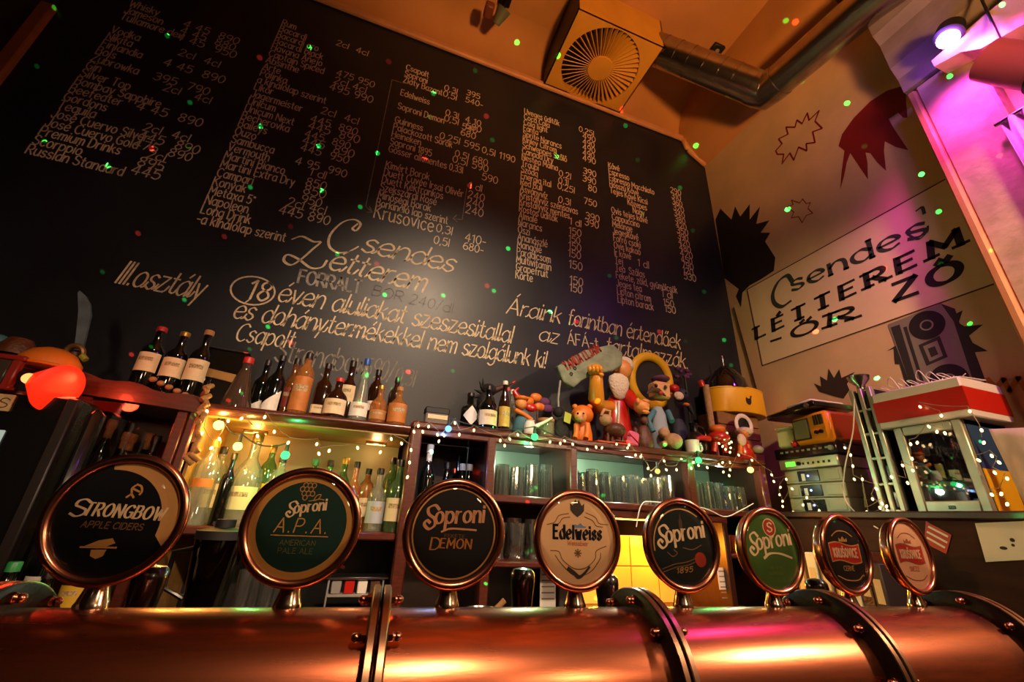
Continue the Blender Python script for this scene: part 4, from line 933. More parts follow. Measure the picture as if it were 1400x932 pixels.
def bottle(x, y, z, H, r, kind, gm, capm, lm=None, lz=(.14, .46), label='', group=None, power=None, arc=2.2, cap=(.90, 1.0), shape='band', neck=None):
    rr = r*(1.13 if power else 1.02)   # bottles on one board never share the same spot
    near = STOOD.setdefault(round(z, 1), [])
    for dx, dy in sorted(((a*.006, b*.012) for a in range(-4, 5) for b in range(-6, 16)), key=lambda q: abs(q[0])*2+abs(q[1])):
        if 1.62+r < y+dy < 2.34-r and all(math.hypot(x+dx-a, y+dy-b) > rr+c+.001 for a, b, c in near): x += dx; y += dy; break
    near.append((x, y, rr))
    t = thing('bottle', label, 'bottle', (x, y, z+.0008), random.uniform(-.2, .2), group)
    obj('glass_body', lathe([(q*r, h*H) for q, h in PROF[kind]], 6 if kind == 'hex' else 20, power=power), gm, t, local=True)
    cr = PROF[kind][-1][0]*r*1.12
    if cap: obj('cap', lathe([(cr, cap[0]*H), (cr, cap[1]*H-.003), (cr*.9, cap[1]*H)], 16), capm, t, local=True)
    if lm:
        g = 1.015; v, f = [], []
        m_ = 12
        for i in range(m_+1):
            a = -PI/2-arc/2+arc*i/m_; c_, s_ = math.cos(a), math.sin(a); k = r*g
            if power: k *= (abs(c_)**power+abs(s_)**power)**(-1/power)
            u = i/m_
            zt = lz[1]; zb = lz[0]
            if shape == 'diamond': mid = (lz[0]+lz[1])/2; hh = (lz[1]-lz[0])/2*(1-abs(2*u-1)); zt, zb = mid+hh+.004, mid-hh-.004
            if shape == 'slant': zt = lz[0]+(lz[1]-lz[0])*(.25+.75*u)
            v += [(k*c_, k*s_, zb*H), (k*c_, k*s_, zt*H)]
        f = [(2*i, 2*i+2, 2*i+3, 2*i+1) for i in range(m_)]
        lb = obj('paper_label', (v, f), lm, t, local=True)
        if shape == 'band' and lz[1]-lz[0] > .12:
            v2 = []
            zz = [lz[0]+(lz[1]-lz[0])*q for q in (.55, .75)]
            for i in range(3, m_-2):
                x_, y_, _ = v[2*i]; v2 += [(x_*1.006, y_*1.006, zz[0]*H), (x_*1.006, y_*1.006, zz[1]*H)]
            k = len(v2)//2
            obj('label_print', (v2, [(2*i, 2*i+2, 2*i+3, 2*i+1) for i in range(k-1)]), mat('label_ink', '6a5238', .7, noise=.8, nscale=160, color2='c0a67a'), lb, local=True)
    if neck: obj('neck_foil', lathe([(PROF[kind][-3][0]*r*1.06, .80*H), (PROF[kind][-3][0]*r*1.06, .955*H)], 16, close=False), neck, t, local=True)
    return t
def at_shelf(px, py, z, Y, top, r, kind, gm, capm, label, **k):
    """stand a bottle on shelf height z at depth Y where its visible base shows; top = its top pixel"""
    X = PY(px, py, Y).x; H = PY(top[0], top[1], Y).z-z
    if z < 1.5: H = min(H, .37)
    return bottle(X, Y, z, H, r, kind, gm, capm, label=label, **k)
TG = 'spirit bottles on top of the liquor shelf'
REDC = mat('red_cap', 'b0221a', .4); BRASSC = mat('gold_cap', 'b08a3c', .35, .7); WOODC = mat('wooden_stopper', '9a6a3c', .7); DARKC = mat('dark_cap', '1a1412', .4); BLUEC = mat('blue_cap', '1d4a9c', .35)
# wine bottles on the display cabinet
for px, py, tp_, cm, lb, zz in [(197, 512, (220, 450), REDC, 'dark wine bottle with cream label and red pourer', 1.930), (229, 516, (245, 456), BRASSC, 'middle wine bottle with green-gold pourer on the cabinet', 1.918), (255, 518, (272, 453), WOODC, 'dark wine bottle with white label and cork, nearest the picture box', 1.905)]:
    at_shelf(px, py, zz, 2.12, tp_, .041, 'wine', GD, cm, lb, lm=LCREAM, lz=(.26, .56), group='wine bottles on the display cabinet', cap=(.955, 1.03), arc=2.6)
p = PY(297, 518, 2.14)
pb = thing('picture_box', 'dark glass lantern box with a gold band beside the wine bottles', 'box', (p.x-.01, 2.22, 1.90), .1)
hB = PY(297, 478, 2.14).z-1.885
obj('case', bbox(-.085, .085, -.04, .04, 0, hB, .006), mat('smoked_glass_case', '14100c', .12, coat=.4), pb, local=True)
obj('gold_band', xf(bbox(-.065, .06, -.003, .003, -.02, .02, .002), (0, -.042, hB*.55), (0, .1, 0)), mat('tarnished_gold', '8a6430', .4, .6), pb, local=True)
obj('lid', bbox(-.09, .09, -.045, .045, hB, hB+.008, .003), DARKC, pb, local=True)
p = PY(318, 542, 2.10)
bottle(p.x+.03, 2.06, 1.872, PY(325, 492, 2.10).z-1.872, .062, 'cone', glass('dark_decanter', (.25, .16, .10), .10, .04, .2), REDC, label='dark triangular decanter with red stopper', cap=(.9, 1.02))
for px, py, tp_, Y, r, kind, gm, cm, kw, lb in [
    (349, 547, (362, 488), 2.10, .036, 'whisky', GD, DARKC, dict(lm=LWHITE, lz=(.05, .30), shape='slant'), 'dark bottle with slanted white label, leftmost of the spirit row'),
    (371, 549, (385, 486), 2.09, .038, 'whisky', GD, DARKC, dict(lm=LWHITE, lz=(.04, .40), shape='slant'), 'dark bottle with large slanted white label, second of the spirit row'),
    (392, 553, (403, 490), 2.20, .038, 'whisky', GB, DARKC, dict(lm=mat('red_paper_label', '7a2216', .6), lz=(.2, .5)), 'brown bottle with dark red label behind the orange-label bottle'),
    (407, 554, (424, 483), 2.08, .040, 'tall', GO, DARKC, dict(lm=LOR, lz=(.10, .60), arc=3.0), 'tall amber bottle with broad orange label'),
    (436, 560, (447, 497), 2.08, .037, 'whisky', GBR, DARKC, dict(lm=LCREAM, lz=(.10, .24), power=4), 'square dark whiskey bottle with cream label'),
    (457, 563, (464, 520), 2.05, .047, 'squat', GBR, REDC, dict(lm=LCREAM, lz=(.10, .45), arc=2.6), 'squat dark rum bottle with gold-cream label'),
    (471, 558, (478, 493), 2.20, .042, 'whisky', GBR, DARKC, dict(lm=LCREAM, lz=(.36, .60)), 'tall brown bottle standing behind the squat rum bottle'),
    (489, 567, (497, 490), 2.07, .044, 'cone', GC, BLUEC, dict(lm=LWHITE, lz=(.10, .30)), 'clear patterned bottle with blue cap'),
    (508, 566, (512, 505), 2.20, .036, 'tall', GBR, DARKC, dict(lm=LWHITE, lz=(.30, .45)), 'dark bottle behind the clear blue-capped one'),
    (515, 572, (519, 527), 2.06, .040, 'squat', GO, BRASSC, dict(lm=mat('tan_paper_label', 'a0703c', .6), lz=(.14, .36)), 'short reddish liqueur bottle with gold cap'),
    (536, 570, (540, 516), 2.17, .034, 'tall', GBR, DARKC, dict(), 'slim dark bottle behind the bourbon at the shelf end'),
    (541, 573, (545, 530), 2.05, .044, 'squat', GO, WOODC, dict(lm=LOR, lz=(.10, .55), arc=2.6), 'squat bourbon bottle with orange label at the shelf end')]:
    at_shelf(px, py, 1.872, Y, tp_, r, kind, gm, cm, lb, group=TG, **kw)
# bottles inside the lit bay
IG = 'bottles standing in the lit bay of the liquor shelf'
for px, py, tp_, Y, r, kind, gm, cm, kw, lb in [
    (262, 712, (287, 600), 2.05, .042, 'tall', GC, BRASSC, dict(lm=LOR, lz=(.42, .52)), 'clear bottle with orange band at the dim end of the lit bay'),
    (277, 713, (296, 610), 2.22, .040, 'tall', GC, DARKC, dict(lm=LCREAM, lz=(.2, .5)), 'pale bottle behind the slim dark one in the lit bay'),
    (294, 714, (306, 618), 2.05, .024, 'wine', GD, DARKC, dict(), 'slim dark bottle in the lit bay'),
    (318, 714, (328, 582), 2.08, .058, 'squat', GC, BRASSC, dict(lm=mat('pale_green_label', 'c9c08a', .6), lz=(.16, .40), arc=2.6), 'wide clear gin bottle with pale label next to the orange bulb'),
    (345, 716, (354, 605), 2.16, .036, 'tall', GG, BRASSC, dict(lm=YELLOW, lz=(.12, .5)), 'green bottle with yellow label behind the APA medallion'),
    (365, 718, (368, 622), 2.10, .038, 'tall', GC, DARKC, dict(lm=LWHITE, lz=(.2, .5)), 'clear bottle mostly hidden behind the APA medallion'),
    (412, 722, (414, 626), 2.22, .030, 'wine', GG, mat('green_cap', '2c8a4a', .4), dict(), 'bottle with green cap peeking over the APA medallion'),
    (434, 724, (436, 628), 2.22, .032, 'wine', GG, DARKC, dict(), 'bottle with dark cap peeking over the APA medallion'),
    (455, 726, (458, 625), 2.20, .034, 'wine', GG, BRASSC, dict(), 'bottle with gold cap peeking over the APA medallion'),
    (472, 728, (475, 630), 2.12, .034, 'whisky', GO, DARKC, dict(lm=LOR, lz=(.2, .5)), 'amber bottle right of the APA medallion'),
    (490, 730, (494, 640), 2.22, .036, 'tall', GO, DARKC, dict(lm=LCREAM, lz=(.2, .5)), 'amber bottle behind the silver-label bottle'),
    (507, 732, (515, 640), 2.06, .038, 'whisky', GC, DARKC, dict(lm=mat('silver_label', 'aab0b8', .4, .3), lz=(.12, .46), arc=2.6), 'clear bottle with silver label in the lit bay'),
    (530, 736, (541, 628), 2.05, .041, 'whisky', GG, DARKC, dict(lm=LCREAM, lz=(.14, .45), arc=2.6), 'green bottle with cream label at the post'),
    (523, 733, (531, 625), 2.24, .036, 'tall', GG, DARKC, dict(), 'green bottle behind the cream-label bottle')]:
    at_shelf(px, py, 1.43, Y, tp_, r, kind, gm, cm, lb, group=IG, **kw)
# wine bottles in the display cabinet
for k, (px, py, cm, gl) in enumerate([(156, 574, CORK, 'nearest the red glow'), (172, 590, CORK, 'second from the red glow'), (183, 594, CORK, 'in the middle'), (198, 590, CORK, 'fourth from the red glow'), (216, 596, DARKC, 'nearest the cork garland')]):
    Y = 2.10+.05*(k % 2); q = PY(px, py, Y); bottle(q.x+.0, Y, 1.43, q.z-1.43 if q.z > 1.6 else .3, .036, 'wine', GD, cm, neck=cm, label='dark corked wine bottle inside the display cabinet, '+gl, group='wine bottles inside the display cabinet')
# dark bottles in the bay between the posts
for px, py, cm, Y, lb in [(589, 608, LWHITE, 2.02, 'tall dark bottle with white capsule beside the left post'), (612, 632, DARKC, 2.12, 'dark bottle in the shadowed bay, leftmost of four'), (628, 622, DARKC, 2.22, 'tallest dark bottle at the back of the shadowed bay'), (633, 634, WHITE, 2.10, 'dark bottle with round white seal in the shadowed bay'), (640, 634, WHITE, 2.14, 'dark bottle with white seal next to the wooden post')]:
    q = PY(px, py, Y); bottle(q.x, Y, 1.43, q.z-1.43, .034, 'wine', GD, cm, neck=cm if cm in (LWHITE,) else None, label=lb, group='dark bottles in the shadowed bay')
# bottles standing low on the back counter
for px, tx, ty, Y, gm, cm, kw, lb in [(18, 22, 768, 1.67, GD, mat('green_cap', '', .4), dict(lm=None), 'dark bottle with green cap low at the left edge'), (50, 58, 758, 1.68, GD, REDC, dict(lm=LWHITE, lz=(.62, .78)), 'dark bottle with red cap and white neck label'), (76, 82, 776, 1.70, GD, DARKC, dict(lm=LWHITE, lz=(.5, .75)), 'dark bottle with white label under the STRONGBOW medallion'), (96, 101, 778, 1.67, GD, YELLOW, dict(lm=mat('yellow_label', 'c09a20', .6), lz=(.55, .8)), 'dark bottle with yellow label under the STRONGBOW medallion')]:
    q = PY(tx, ty, Y); bottle(q.x, Y, 1.10, q.z-1.10, .035, 'beer', gm, cm, label=lb, group='bottles low on the back counter', **kw)
# ------------------------------------------------------------------ glasses
GLS = glass('drinking_glass', (.97, .99, .97), .20, .07, .02)
def ribbed(prof, n=20, k=.05):
    v, f = lathe(prof, n, close=False)
    return [(x*(1+(k if i % n % 2 else -k)*(r_ > .02)), y*(1+(k if i % n % 2 else -k)*(r_ > .02)), z) for i, (x, y, z) in enumerate(v) for r_ in [math.hypot(x, y)]], f
inv = mesh('tumbler', ribbed([(.036, 0), (.0345, 0), (.0300, .132), (.0001, .134), (.0001, .140), (.0305, .140), (.036, 0)]), GLS, None)
ORD = 'first second third fourth fifth sixth seventh eighth ninth tenth'.split(); ROWN = 'front middle back rearmost'.split()
def glasses(xa, xb, z, rows, label, group, me, pitch=.0775, name='drinking_glass'):
    n = int((xb-xa)/pitch)
    for j, Y in enumerate(rows):
        for i in range(n):
            o = bpy.data.objects.new(name, me); COL.objects.link(o); o.location = (xa+pitch*(i+.5)+(.02 if j % 2 else 0), Y, z+.0008)
            o.scale = (1, 1, random.uniform(.92, 1.12)); tag(o, '%s, %s row, %s from left' % (label, ROWN[j], ORD[i]), 'glass', group)
GROWS = (2.01, 2.11, 2.21)
glasses(.635, .99, 1.606, GROWS, 'upturned tumbler in the bay nearest the dark bottles', 'tumblers in the first glass bay', inv)
glasses(1.05, 1.70, 1.606, GROWS, 'upturned tumbler above the orange niche', 'tumblers in the middle glass bay', inv)
glasses(1.79, 2.22, 1.606, GROWS, 'upturned tumbler in the bay nearest the hi-fi', 'tumblers in the last glass bay', inv)
big = mesh('beer_glass', lathe([(.034, 0), (.036, .004), (.030, .02), (.034, .06), (.042, .16), (.0405, .16), (.032, .06), (.0001, .03)], 18, close=False), GLS, 40)
glasses(.62, 1.0, 1.334, (2.02, 2.13), 'beer glass on the low shelf', 'beer glasses on the low shelf', big, .096, 'beer_glass')
rg = mesh('red_glass', lathe([(.026, 0), (.03, .02), (.036, .09), (.034, .09), (.027, .02), (.0001, .012)], 16, close=False), glass('red_glass_tint', (.8, .25, .12), .12, .03, .2), 40)
for i in range(3):
    o = bpy.data.objects.new('votive_glass', rg); COL.objects.link(o); o.location = (2.06+.076*i, 2.09, 1.386); tag(o, '%s small reddish glass from the left on the low shelf beside the niche' % ORD[i], 'glass', 'reddish glasses on the low shelf')
# ------------------------------------------------------------------ things on top of the glass rack
TZ = 1.895; S = .0041
def fig(name, px, py, Y, label, cat, group=None):
    p = PY(px, py, Y); return thing(name, label, cat, (p.x, Y, TZ), 0, group)
def blob(n, px, py, Y, rx, rz, m, th, ry=None, lab=None):
    p = PY(px, py, Y); return obj(n, ball(p, rx*S, (ry or rx)*S, rz*S), m, th, 60, label=lab)
def limb(n, pts, Y, r, m, th, taper=None):
    q = []
    for t in pts:
        p = PY(t[0], t[1], t[2] if len(t) > 2 else Y); q.append(p)
    return obj(n, tube(q, r*S, 12, taper=[x*S for x in taper] if taper else None), m, th, 60)
def base_body(n, th, r0, r1, h, m, power=None, sy=.8): return obj(n, lathe([(r0*S*.9, 0), (r0*S, .01), (r0*S*1.0, h*S*.35), (r1*S, h*S*.85), (r1*S*.6, h*S)], 20, 1, sy, power), m, th, 60, True)
FELTB = mat('black_feathers', '0c0b0c', .8, bump=.8, bscale=60); SKIN = mat('painted_skin', 'd98a4a', .45, noise=.12, nscale=12); BEARD = mat('white_beard_wool', 'd6c2ae', .9, bump=1, bscale=90)
BROWN = mat('carved_brown_wood', '5a2e14', .5, noise=.5, nscale=30, bump=.6, bscale=50); BEIGE = mat('beige_cloth', 'b08a62', .8, noise=.3, nscale=30, bump=.5, bscale=70); CANVAS = mat('grey_green_canvas', '8a9078', .8, noise=.35, nscale=14, bump=.4, bscale=40)
PINK = mat('pink_plush', 'c65a78', .8); PURPLE = mat('purple_cloth', '5a2c5a', .8); REDCL = mat('red_lacquer', 'b01c10', .3, coat=.4); NAVY = mat('navy_cloth', '1a2536', .7); TEAL = mat('teal_cloth', '3a6a78', .75)
t = fig('glass_box', 596, 572, 2.05, 'small glass box with dark lid and cream label at the rack end', 'box')
obj('case', bbox(-.055, .055, -.03, .03, 0, .085, .004), glass('box_glass', (.6, .55, .5), .15, .04, .3), t, local=True); obj('lid', bbox(-.058, .058, -.033, .033, .062, .092, .004), BLACKM, t, local=True); obj('paper_label', box(-.045, .05, -.0325, -.031, .036, .056), LCREAM, t, local=True)
t = fig('feathered_bird', 668, 572, 2.22, 'black feathered bird figure with raised beak behind the dark bottles', 'figurine')
blob('body', 664, 552, 2.22, 13, 17, FELTB, t); blob('head', 668, 533, 2.22, 11, 9, FELTB, t)
limb('beak', [(674, 534), (688, 529), (707, 520)], 2.22, 4, mat('brown_beak', '3c2012', .5), t, [5, 3.5, .4])
for a in ((655, 520), (648, 532), (660, 516), (645, 545)): limb('feather', [(664, 538), ((664+a[0])/2-1, (538+a[1])/2), a], 2.22, 2, FELTB, t, [3, 2.2, .3])
at_shelf(641, 578, TZ, 2.06, (641, 537), .045, 'hex', GD, DARKC, 'black bottle with white diamond label on the glass rack', lm=LWHITE, lz=(.12, .62), shape='diamond', arc=1.9, group='bottles on the glass rack')
at_shelf(663, 579, TZ, 2.03, (664, 530), .047, 'squat', GD, DARKC, 'round dark apothecary bottle with cream label on the glass rack', lm=LCREAM, lz=(.10, .42), arc=2.6, group='bottles on the glass rack')
at_shelf(688, 583, TZ, 2.02, (691, 523), .030, 'beer', GBR, WHITE, 'brown swing-top beer bottle with yellow label on the glass rack', lm=mat('yellow_paper_label', 'c9a04a', .6, noise=.3, nscale=50), lz=(.12, .5), arc=2.8, group='bottles on the glass rack', cap=(.95, 1.03))
at_shelf(699, 580, TZ, 2.17, (702, 533), .026, 'wine', GC, WHITE, 'clear bottle with pale stopper behind the swing-top bottle', group='bottles on the glass rack')
t = fig('cloth_doll', 714, 588, 2.06, 'cloth doll in teal with an orange hat beside the swing-top bottle', 'doll')
base_body('body', t, 13, 9, 34, TEAL); blob('head', 712, 552, 2.06, 8, 8, SKIN, t); blob('hat', 713, 545, 2.06, 10, 4, ORANGE, t); limb('scarf', [(704, 560), (716, 566), (727, 574)], 2.03, 3, ORANGE, t); limb('hat_point', [(708, 543), (703, 535), (709, 530)], 2.06, 3, REDCL, t, [5, 3, 1])
t = fig('paper_flower', 735, 588, 2.16, 'orange and purple crumpled paper flower behind the jar', 'paper flower')
for k, (x, y, m_) in enumerate([(722, 548, ORANGE), (733, 543, ORANGE), (744, 549, PURPLE), (738, 556, ORANGE), (748, 558, PURPLE), (726, 557, REDCL)]): blob('petal', x, y, 2.16, 9, 6, m_, t, 4)
q_ = PY(735, 560, 2.16); obj('stem', tube([q_, (q_.x, 2.16, TZ)], .006, 8), BROWN, t)
t = fig('glass_jar', 746, 592, 2.03, 'lidded glass jar beside the white spouted jug', 'jar')
obj('glass_body', lathe([(.042, 0), (.045, .004), (.045, .085), (.04, .09)], 20), glass('jar_glass', (.75, .62, .42), .12, .03, .25), t, local=True); obj('lid', lathe([(.047, .088), (.047, .102), (.044, .104)], 20), mat('tan_lid', 'a87a48', .5), t, local=True)
t = fig('spouted_jug', 724, 592, 1.985, 'small white jug with a long thin spout', 'jug')
obj('body', lathe([(.028, 0), (.033, .01), (.030, .05), (.022, .07), (.025, .076)], 18), WHITE, t, local=True); limb('spout', [(730, 584), (742, 578), (755, 571)], 1.975, 1.8, WHITE, t, [3, 2, 1.4])
t = fig('imp_figure', 767, 594, 2.03, 'small black imp figure holding a lime green card', 'figurine')
base_body('body', t, 12, 8, 28, FELTB); blob('head', 763, 563, 2.03, 7, 7, FELTB, t); obj('card', xf(bbox(-.022, .022, -.002, .002, -.028, .028), PY(776, 571, 1.99), (0, .2, .2)), mat('lime_card', 'a8b040', .7), t)
t = fig('lion_figurine', 797, 600, 2.02, 'orange glazed lion figurine seated at the rack edge', 'figurine')
base_body('body', t, 13, 10, 32, ORANGE); blob('mane', 796, 567, 2.02, 15, 13, ORANGE, t); blob('face', 794, 569, 1.97, 9, 8, SKIN, t, 6); blob('muzzle', 793, 573, 1.945, 4, 3, BEIGE, t)
for x in (786, 806): blob('ear', x, 556, 2.02, 4, 4, ORANGE, t)
for x in (788, 803): limb('leg', [(x, 580, 1.98), (x, 592, 1.97), (x-2, 599, 1.96)], 1.97, 3.5, ORANGE, t)
for x in (790, 798): blob('eye', x, 565, 1.935, 1.4, 1.4, BLACK, t)
# bearded figure lifting a canvas bag
t = fig('bearded_statue', 846, 606, 2.12, 'bearded statue in a red coat raising an orange fist', 'statue')
base_body('coat', t, 22, 17, 78, REDCL); blob('head', 850, 506, 2.12, 15, 17, SKIN, t); blob('hair', 853, 500, 2.16, 15, 15, BEARD, t)
obj('beard', xf(lathe([(.0001, -.11), (.035, -.095), (.062, -.04), (.07, .0), (.062, .03), (.03, .05)], 20, 1, .5), PY(846, 522, 2.065)), BEARD, t, 60)
blob('nose', 842, 505, 2.06, 3, 3, SKIN, t); limb('lapel', [(846, 548, 2.06), (846, 562, 2.05), (845, 580, 2.05)], 2.05, 1.8, BEARD, t)
for x in (837, 847): blob('eye', x, 500, 2.062, 1.4, 1.4, BLACK, t)
YG = mat('ochre_lacquer', 'cf8420', .35, coat=.3)
limb('raised_arm', [(834, 556), (818, 556, 2.05), (815, 545, 2.0), (815, 515, 1.99)], 2.1, 9, YG, t, [9, 10, 11, 9])
fst = blob('fist', 814, 506, 1.985, 11, 9, YG, t)
for i in range(4): p = PY(806+5*i, 504, 1.945); obj('finger', ball(p, 2.9*S, 3.5*S, 4.8*S), YG, fst, 60)
p = PY(822, 512, 1.95); obj('thumb', ball(p, 4*S, 3*S, 2.8*S), YG, fst, 60)
limb('lowered_arm', [(858, 540), (868, 552, 2.02), (874, 556, 1.99)], 2.08, 8, REDCL, t, [10, 9, 7])
f2 = blob('fist', 877, 556, 1.97, 11, 10, SKIN, t)
for i in range(4): p = PY(883, 548+5*i, 1.94); obj('finger', ball(p, 6*S, 3.5*S, 2.6*S), SKIN, f2, 60)
p = PY(872, 548, 1.945); obj('thumb', ball(p, 3*S, 3*S, 4.5*S), SKIN, f2, 60)
t = thing('canvas_bag', 'grey-green canvas bag with red lettering held up on the statue fist', 'bag', tuple(PY(815, 495, 2.03)))
bagp = [(762, 500), (800, 478), (838, 470), (852, 482), (851, 500), (838, 507), (812, 512), (796, 520), (785, 530), (770, 522)]
qq = [PY(x, y, 2.03) for x, y in bagp]
bm_ = bmesh.new(); fr_ = [bm_.verts.new(p) for p in qq]; bk_ = [bm_.verts.new((p.x*1.0+.012, 2.10, p.z+.012)) for p in qq]; nq = len(qq)
bm_.faces.new(fr_); bm_.faces.new(bk_[::-1])
for i in range(nq): bm_.faces.new((fr_[i], fr_[(i+1) % nq], bk_[(i+1) % nq], bk_[i]))
bmesh.ops.recalc_face_normals(bm_, faces=bm_.faces); bmesh.ops.bevel(bm_, geom=list(bm_.edges), offset=.014, segments=3, affect='EDGES', profile=.6); bm_.verts.index_update()
obj('cloth_body', ([tuple(v.co) for v in bm_.verts], [tuple(v.index for v in f.verts) for f in bm_.faces]), CANVAS, t, 60); bm_.free()
a, b = PY(775, 506, 2.028), PY(822, 480, 2.028)
obj('lettering', on_y(lettering('YANUA LLJAIN', a.x, a.z, .052, math.hypot(b.x-a.x, b.z-a.z), .17, narrow=.6, rot=math.atan2(b.z-a.z, b.x-a.x)), 2.0275), mat('red_ink', '8c2416', .8), t, None, label='red capital letters')
for x, y in ((786, 503), (781, 511)): p = PY(x, y, 2.0275); obj('eyelet', xf(torus(.008, .003, 14, 6, 'y'), p), BLACKM, t)
obj('strap', tube([PY(766, 520, 2.03), PY(763, 545, 2.03), PY(764, 566, 2.03)], .006, 6), GREY, t)
t = fig('ram_figurine', 838, 604, 1.99, 'grey-brown long-haired toy ram in front of the bearded statue', 'figurine')
blob('body', 840, 588, 1.99, 15, 10, BROWN, t); blob('head', 828, 574, 1.98, 9, 8, BEIGE, t); limb('horn', [(822, 568), (826, 560), (834, 562), (833, 570)], 1.97, 2, BEIGE, t)
for x in (831, 837, 845, 851): limb('leg', [(x, 592), (x, 603)], 1.985, 2.4, BROWN, t)
obj('stand', bbox(PY(815, 607, 1.97).x, PY(866, 610, 1.97).x, 1.95, 2.03, TZ, TZ+.012), mat('orange_tray', 'b0461c', .5), t)
t = fig('pink_purse', 864, 606, 1.975, 'small bright pink purse with a red stripe', 'purse')
obj('body', xf(bbox(-.038, .038, -.018, .018, 0, .085, .014), (0, 0, 0), (0, .2, 0)), PINK, t, local=True); obj('stripe', xf(tube([(-.03, -.02, .07), (.03, -.02, .02)], .004, 6), (0, 0, 0)), REDCL, t, local=True)
# moustached doll with the sombrero
t = thing('sombrero', 'black sombrero with a thick yellow brim propped behind the dolls', 'hat', tuple(PY(890, 520, 2.24)))
c_ = PY(890, 520, 2.24); obj('brim', xf(torus(.165, .03, 44, 12, 'y', .7), c_, (.12, 0, .1)), YELLOW, t); obj('crown', xf(lathe([(.155, 0), (.14, .02), (.09, .04), (.07, .10), (.0001, .12)], 32), c_+Vector((0, .01, 0)), (-PI/2+.12, 0, 0)), BLACKM, t)
t = fig('moustached_doll', 904, 610, 2.06, 'square-faced doll with dark moustache under the sombrero', 'doll')
base_body('body', t, 14, 11, 66, mat('pale_blue_cloth', '8a94a0', .8)); p = PY(903, 534, 2.06); obj('head', bbox(p.x-.062, p.x+.05, 2.02, 2.11, p.z-.055, p.z+.05, .014), mat('peach_felt', 'cc9468', .75), t)
limb('moustache', [(884, 538, 2.005), (892, 532, 2.0), (900, 534, 2.0), (910, 541, 2.005)], 2.0, 3, mat('dark_brown_wool', '4a2c18', .9), t, [1, 4, 4, 1])
for x, y in ((897, 527), (910, 529)): blob('eye', x, y, 2.008, 2.4, 3, BLACK, t)
blob('nose', 903, 537, 1.995, 3.5, 3.5, mat('red_felt', 'b03020', .7), t); limb('arm', [(894, 562), (886, 575, 2.0), (893, 590, 1.98)], 2.04, 4, TEAL, t); limb('arm', [(913, 562), (919, 576, 2.0)], 2.04, 4, TEAL, t)
blob('hat_trim', 903, 518, 2.07, 14, 5, PURPLE, t)
t = fig('penguin_toy', 931, 612, 2.20, 'dark blue plush penguin with white face and red cap', 'plush toy')
base_body('body', t, 15, 12, 62, NAVY); blob('head', 931, 540, 2.18, 12, 11, NAVY, t); blob('face', 928, 541, 2.145, 9, 7, BEARD, t, 5); blob('cap', 921, 531, 2.17, 9, 7, REDCL, t); blob('beak', 938, 553, 2.12, 5, 3, ORANGE, t); limb('wing', [(940, 552), (948, 566)], 2.16, 4, NAVY, t, [5, 2]); blob('eye', 938, 537, 2.13, 1.6, 2, BLACK, t)
t = fig('purple_bouquet', 938, 600, 2.28, 'small bunch of purple flowers behind the sombrero', 'flowers')
for k in range(9): blob('blossom', 932+random.uniform(-10, 12), 510+random.uniform(-8, 6), 2.28, 4, 3.5, PURPLE, t)
q_ = PY(936, 512, 2.28); obj('stems', tube([q_, (q_.x, 2.28, q_.z-.15), (q_.x, 2.28, TZ)], .008, 8), mat('dark_stem', '1c2a14', .7), t)
t = fig('black_jug', 952, 614, 2.06, 'round glossy black jug behind the white mug', 'jug')
obj('body', lathe([(.045, 0), (.062, .02), (.07, .06), (.065, .10), (.045, .13), (.026, .15), (.024, .19), (.03, .2)], 26), BLACK, t, local=True); obj('handle', tube([(.03, 0, .19), (.07, 0, .18), (.085, 0, .14), (.07, 0, .11)], .007, 8), BLACK, t, local=True)
t = fig('wooden_group_carving', 882, 612, 1.97, 'dark brown carved wooden figures at the feet of the moustached doll', 'carving')
base_body('body', t, 12, 8, 30, BROWN); blob('head', 881, 575, 1.97, 6, 7, BROWN, t)
t = fig('bottle_shaped_carving', 871, 610, 2.06, 'slim brown carved figure beside the pink purse', 'carving'); base_body('body', t, 7, 4, 40, BROWN); blob('head', 872, 566, 2.06, 4.5, 5.5, BROWN, t)
t = fig('rag_toy', 917, 616, 1.985, 'beige rag toy slumped at the rack edge beside the mug', 'plush toy')
blob('body', 920, 603, 1.96, 13, 11, BEIGE, t); blob('head', 908, 592, 1.98, 8, 8, BEIGE, t); limb('arm', [(918, 600), (928, 608)], 1.96, 4, BEIGE, t); limb('leg', [(912, 605, 1.97), (905, 608, 1.955)], 1.96, 4, BEIGE, t)
t = fig('mug', 948, 620, 1.975, 'white mug on the rack edge below the black jug', 'mug')
obj('cup', lathe([(.030, 0), (.038, .006), (.039, .075), (.036, .075), (.034, .012), (.0001, .01)], 22, close=False), WHITE, t, local=True); obj('handle', xf(torus(.022, .006, 20, 8, 'y'), (.046, 0, .038)), WHITE, t, local=True)
t = fig('plush_crab', 979, 622, 2.0, 'red and orange plush crab beside the mug', 'plush toy')
blob('body', 982, 598, 2.0, 16, 9, REDCL, t); blob('shell', 980, 587, 2.02, 12, 7, ORANGE, t); limb('claw', [(970, 600), (960, 598), (952, 600)], 1.97, 3.5, REDCL, t, [4, 4, 2]); limb('foot', [(978, 604), (976, 618)], 2.0, 4, REDCL, t); limb('foot', [(990, 604), (992, 619)], 2.0, 4, REDCL, t)
t = fig('gnome_figurine', 1020, 636, 2.02, 'garden gnome figurine in red with a silver plate behind its head', 'figurine')
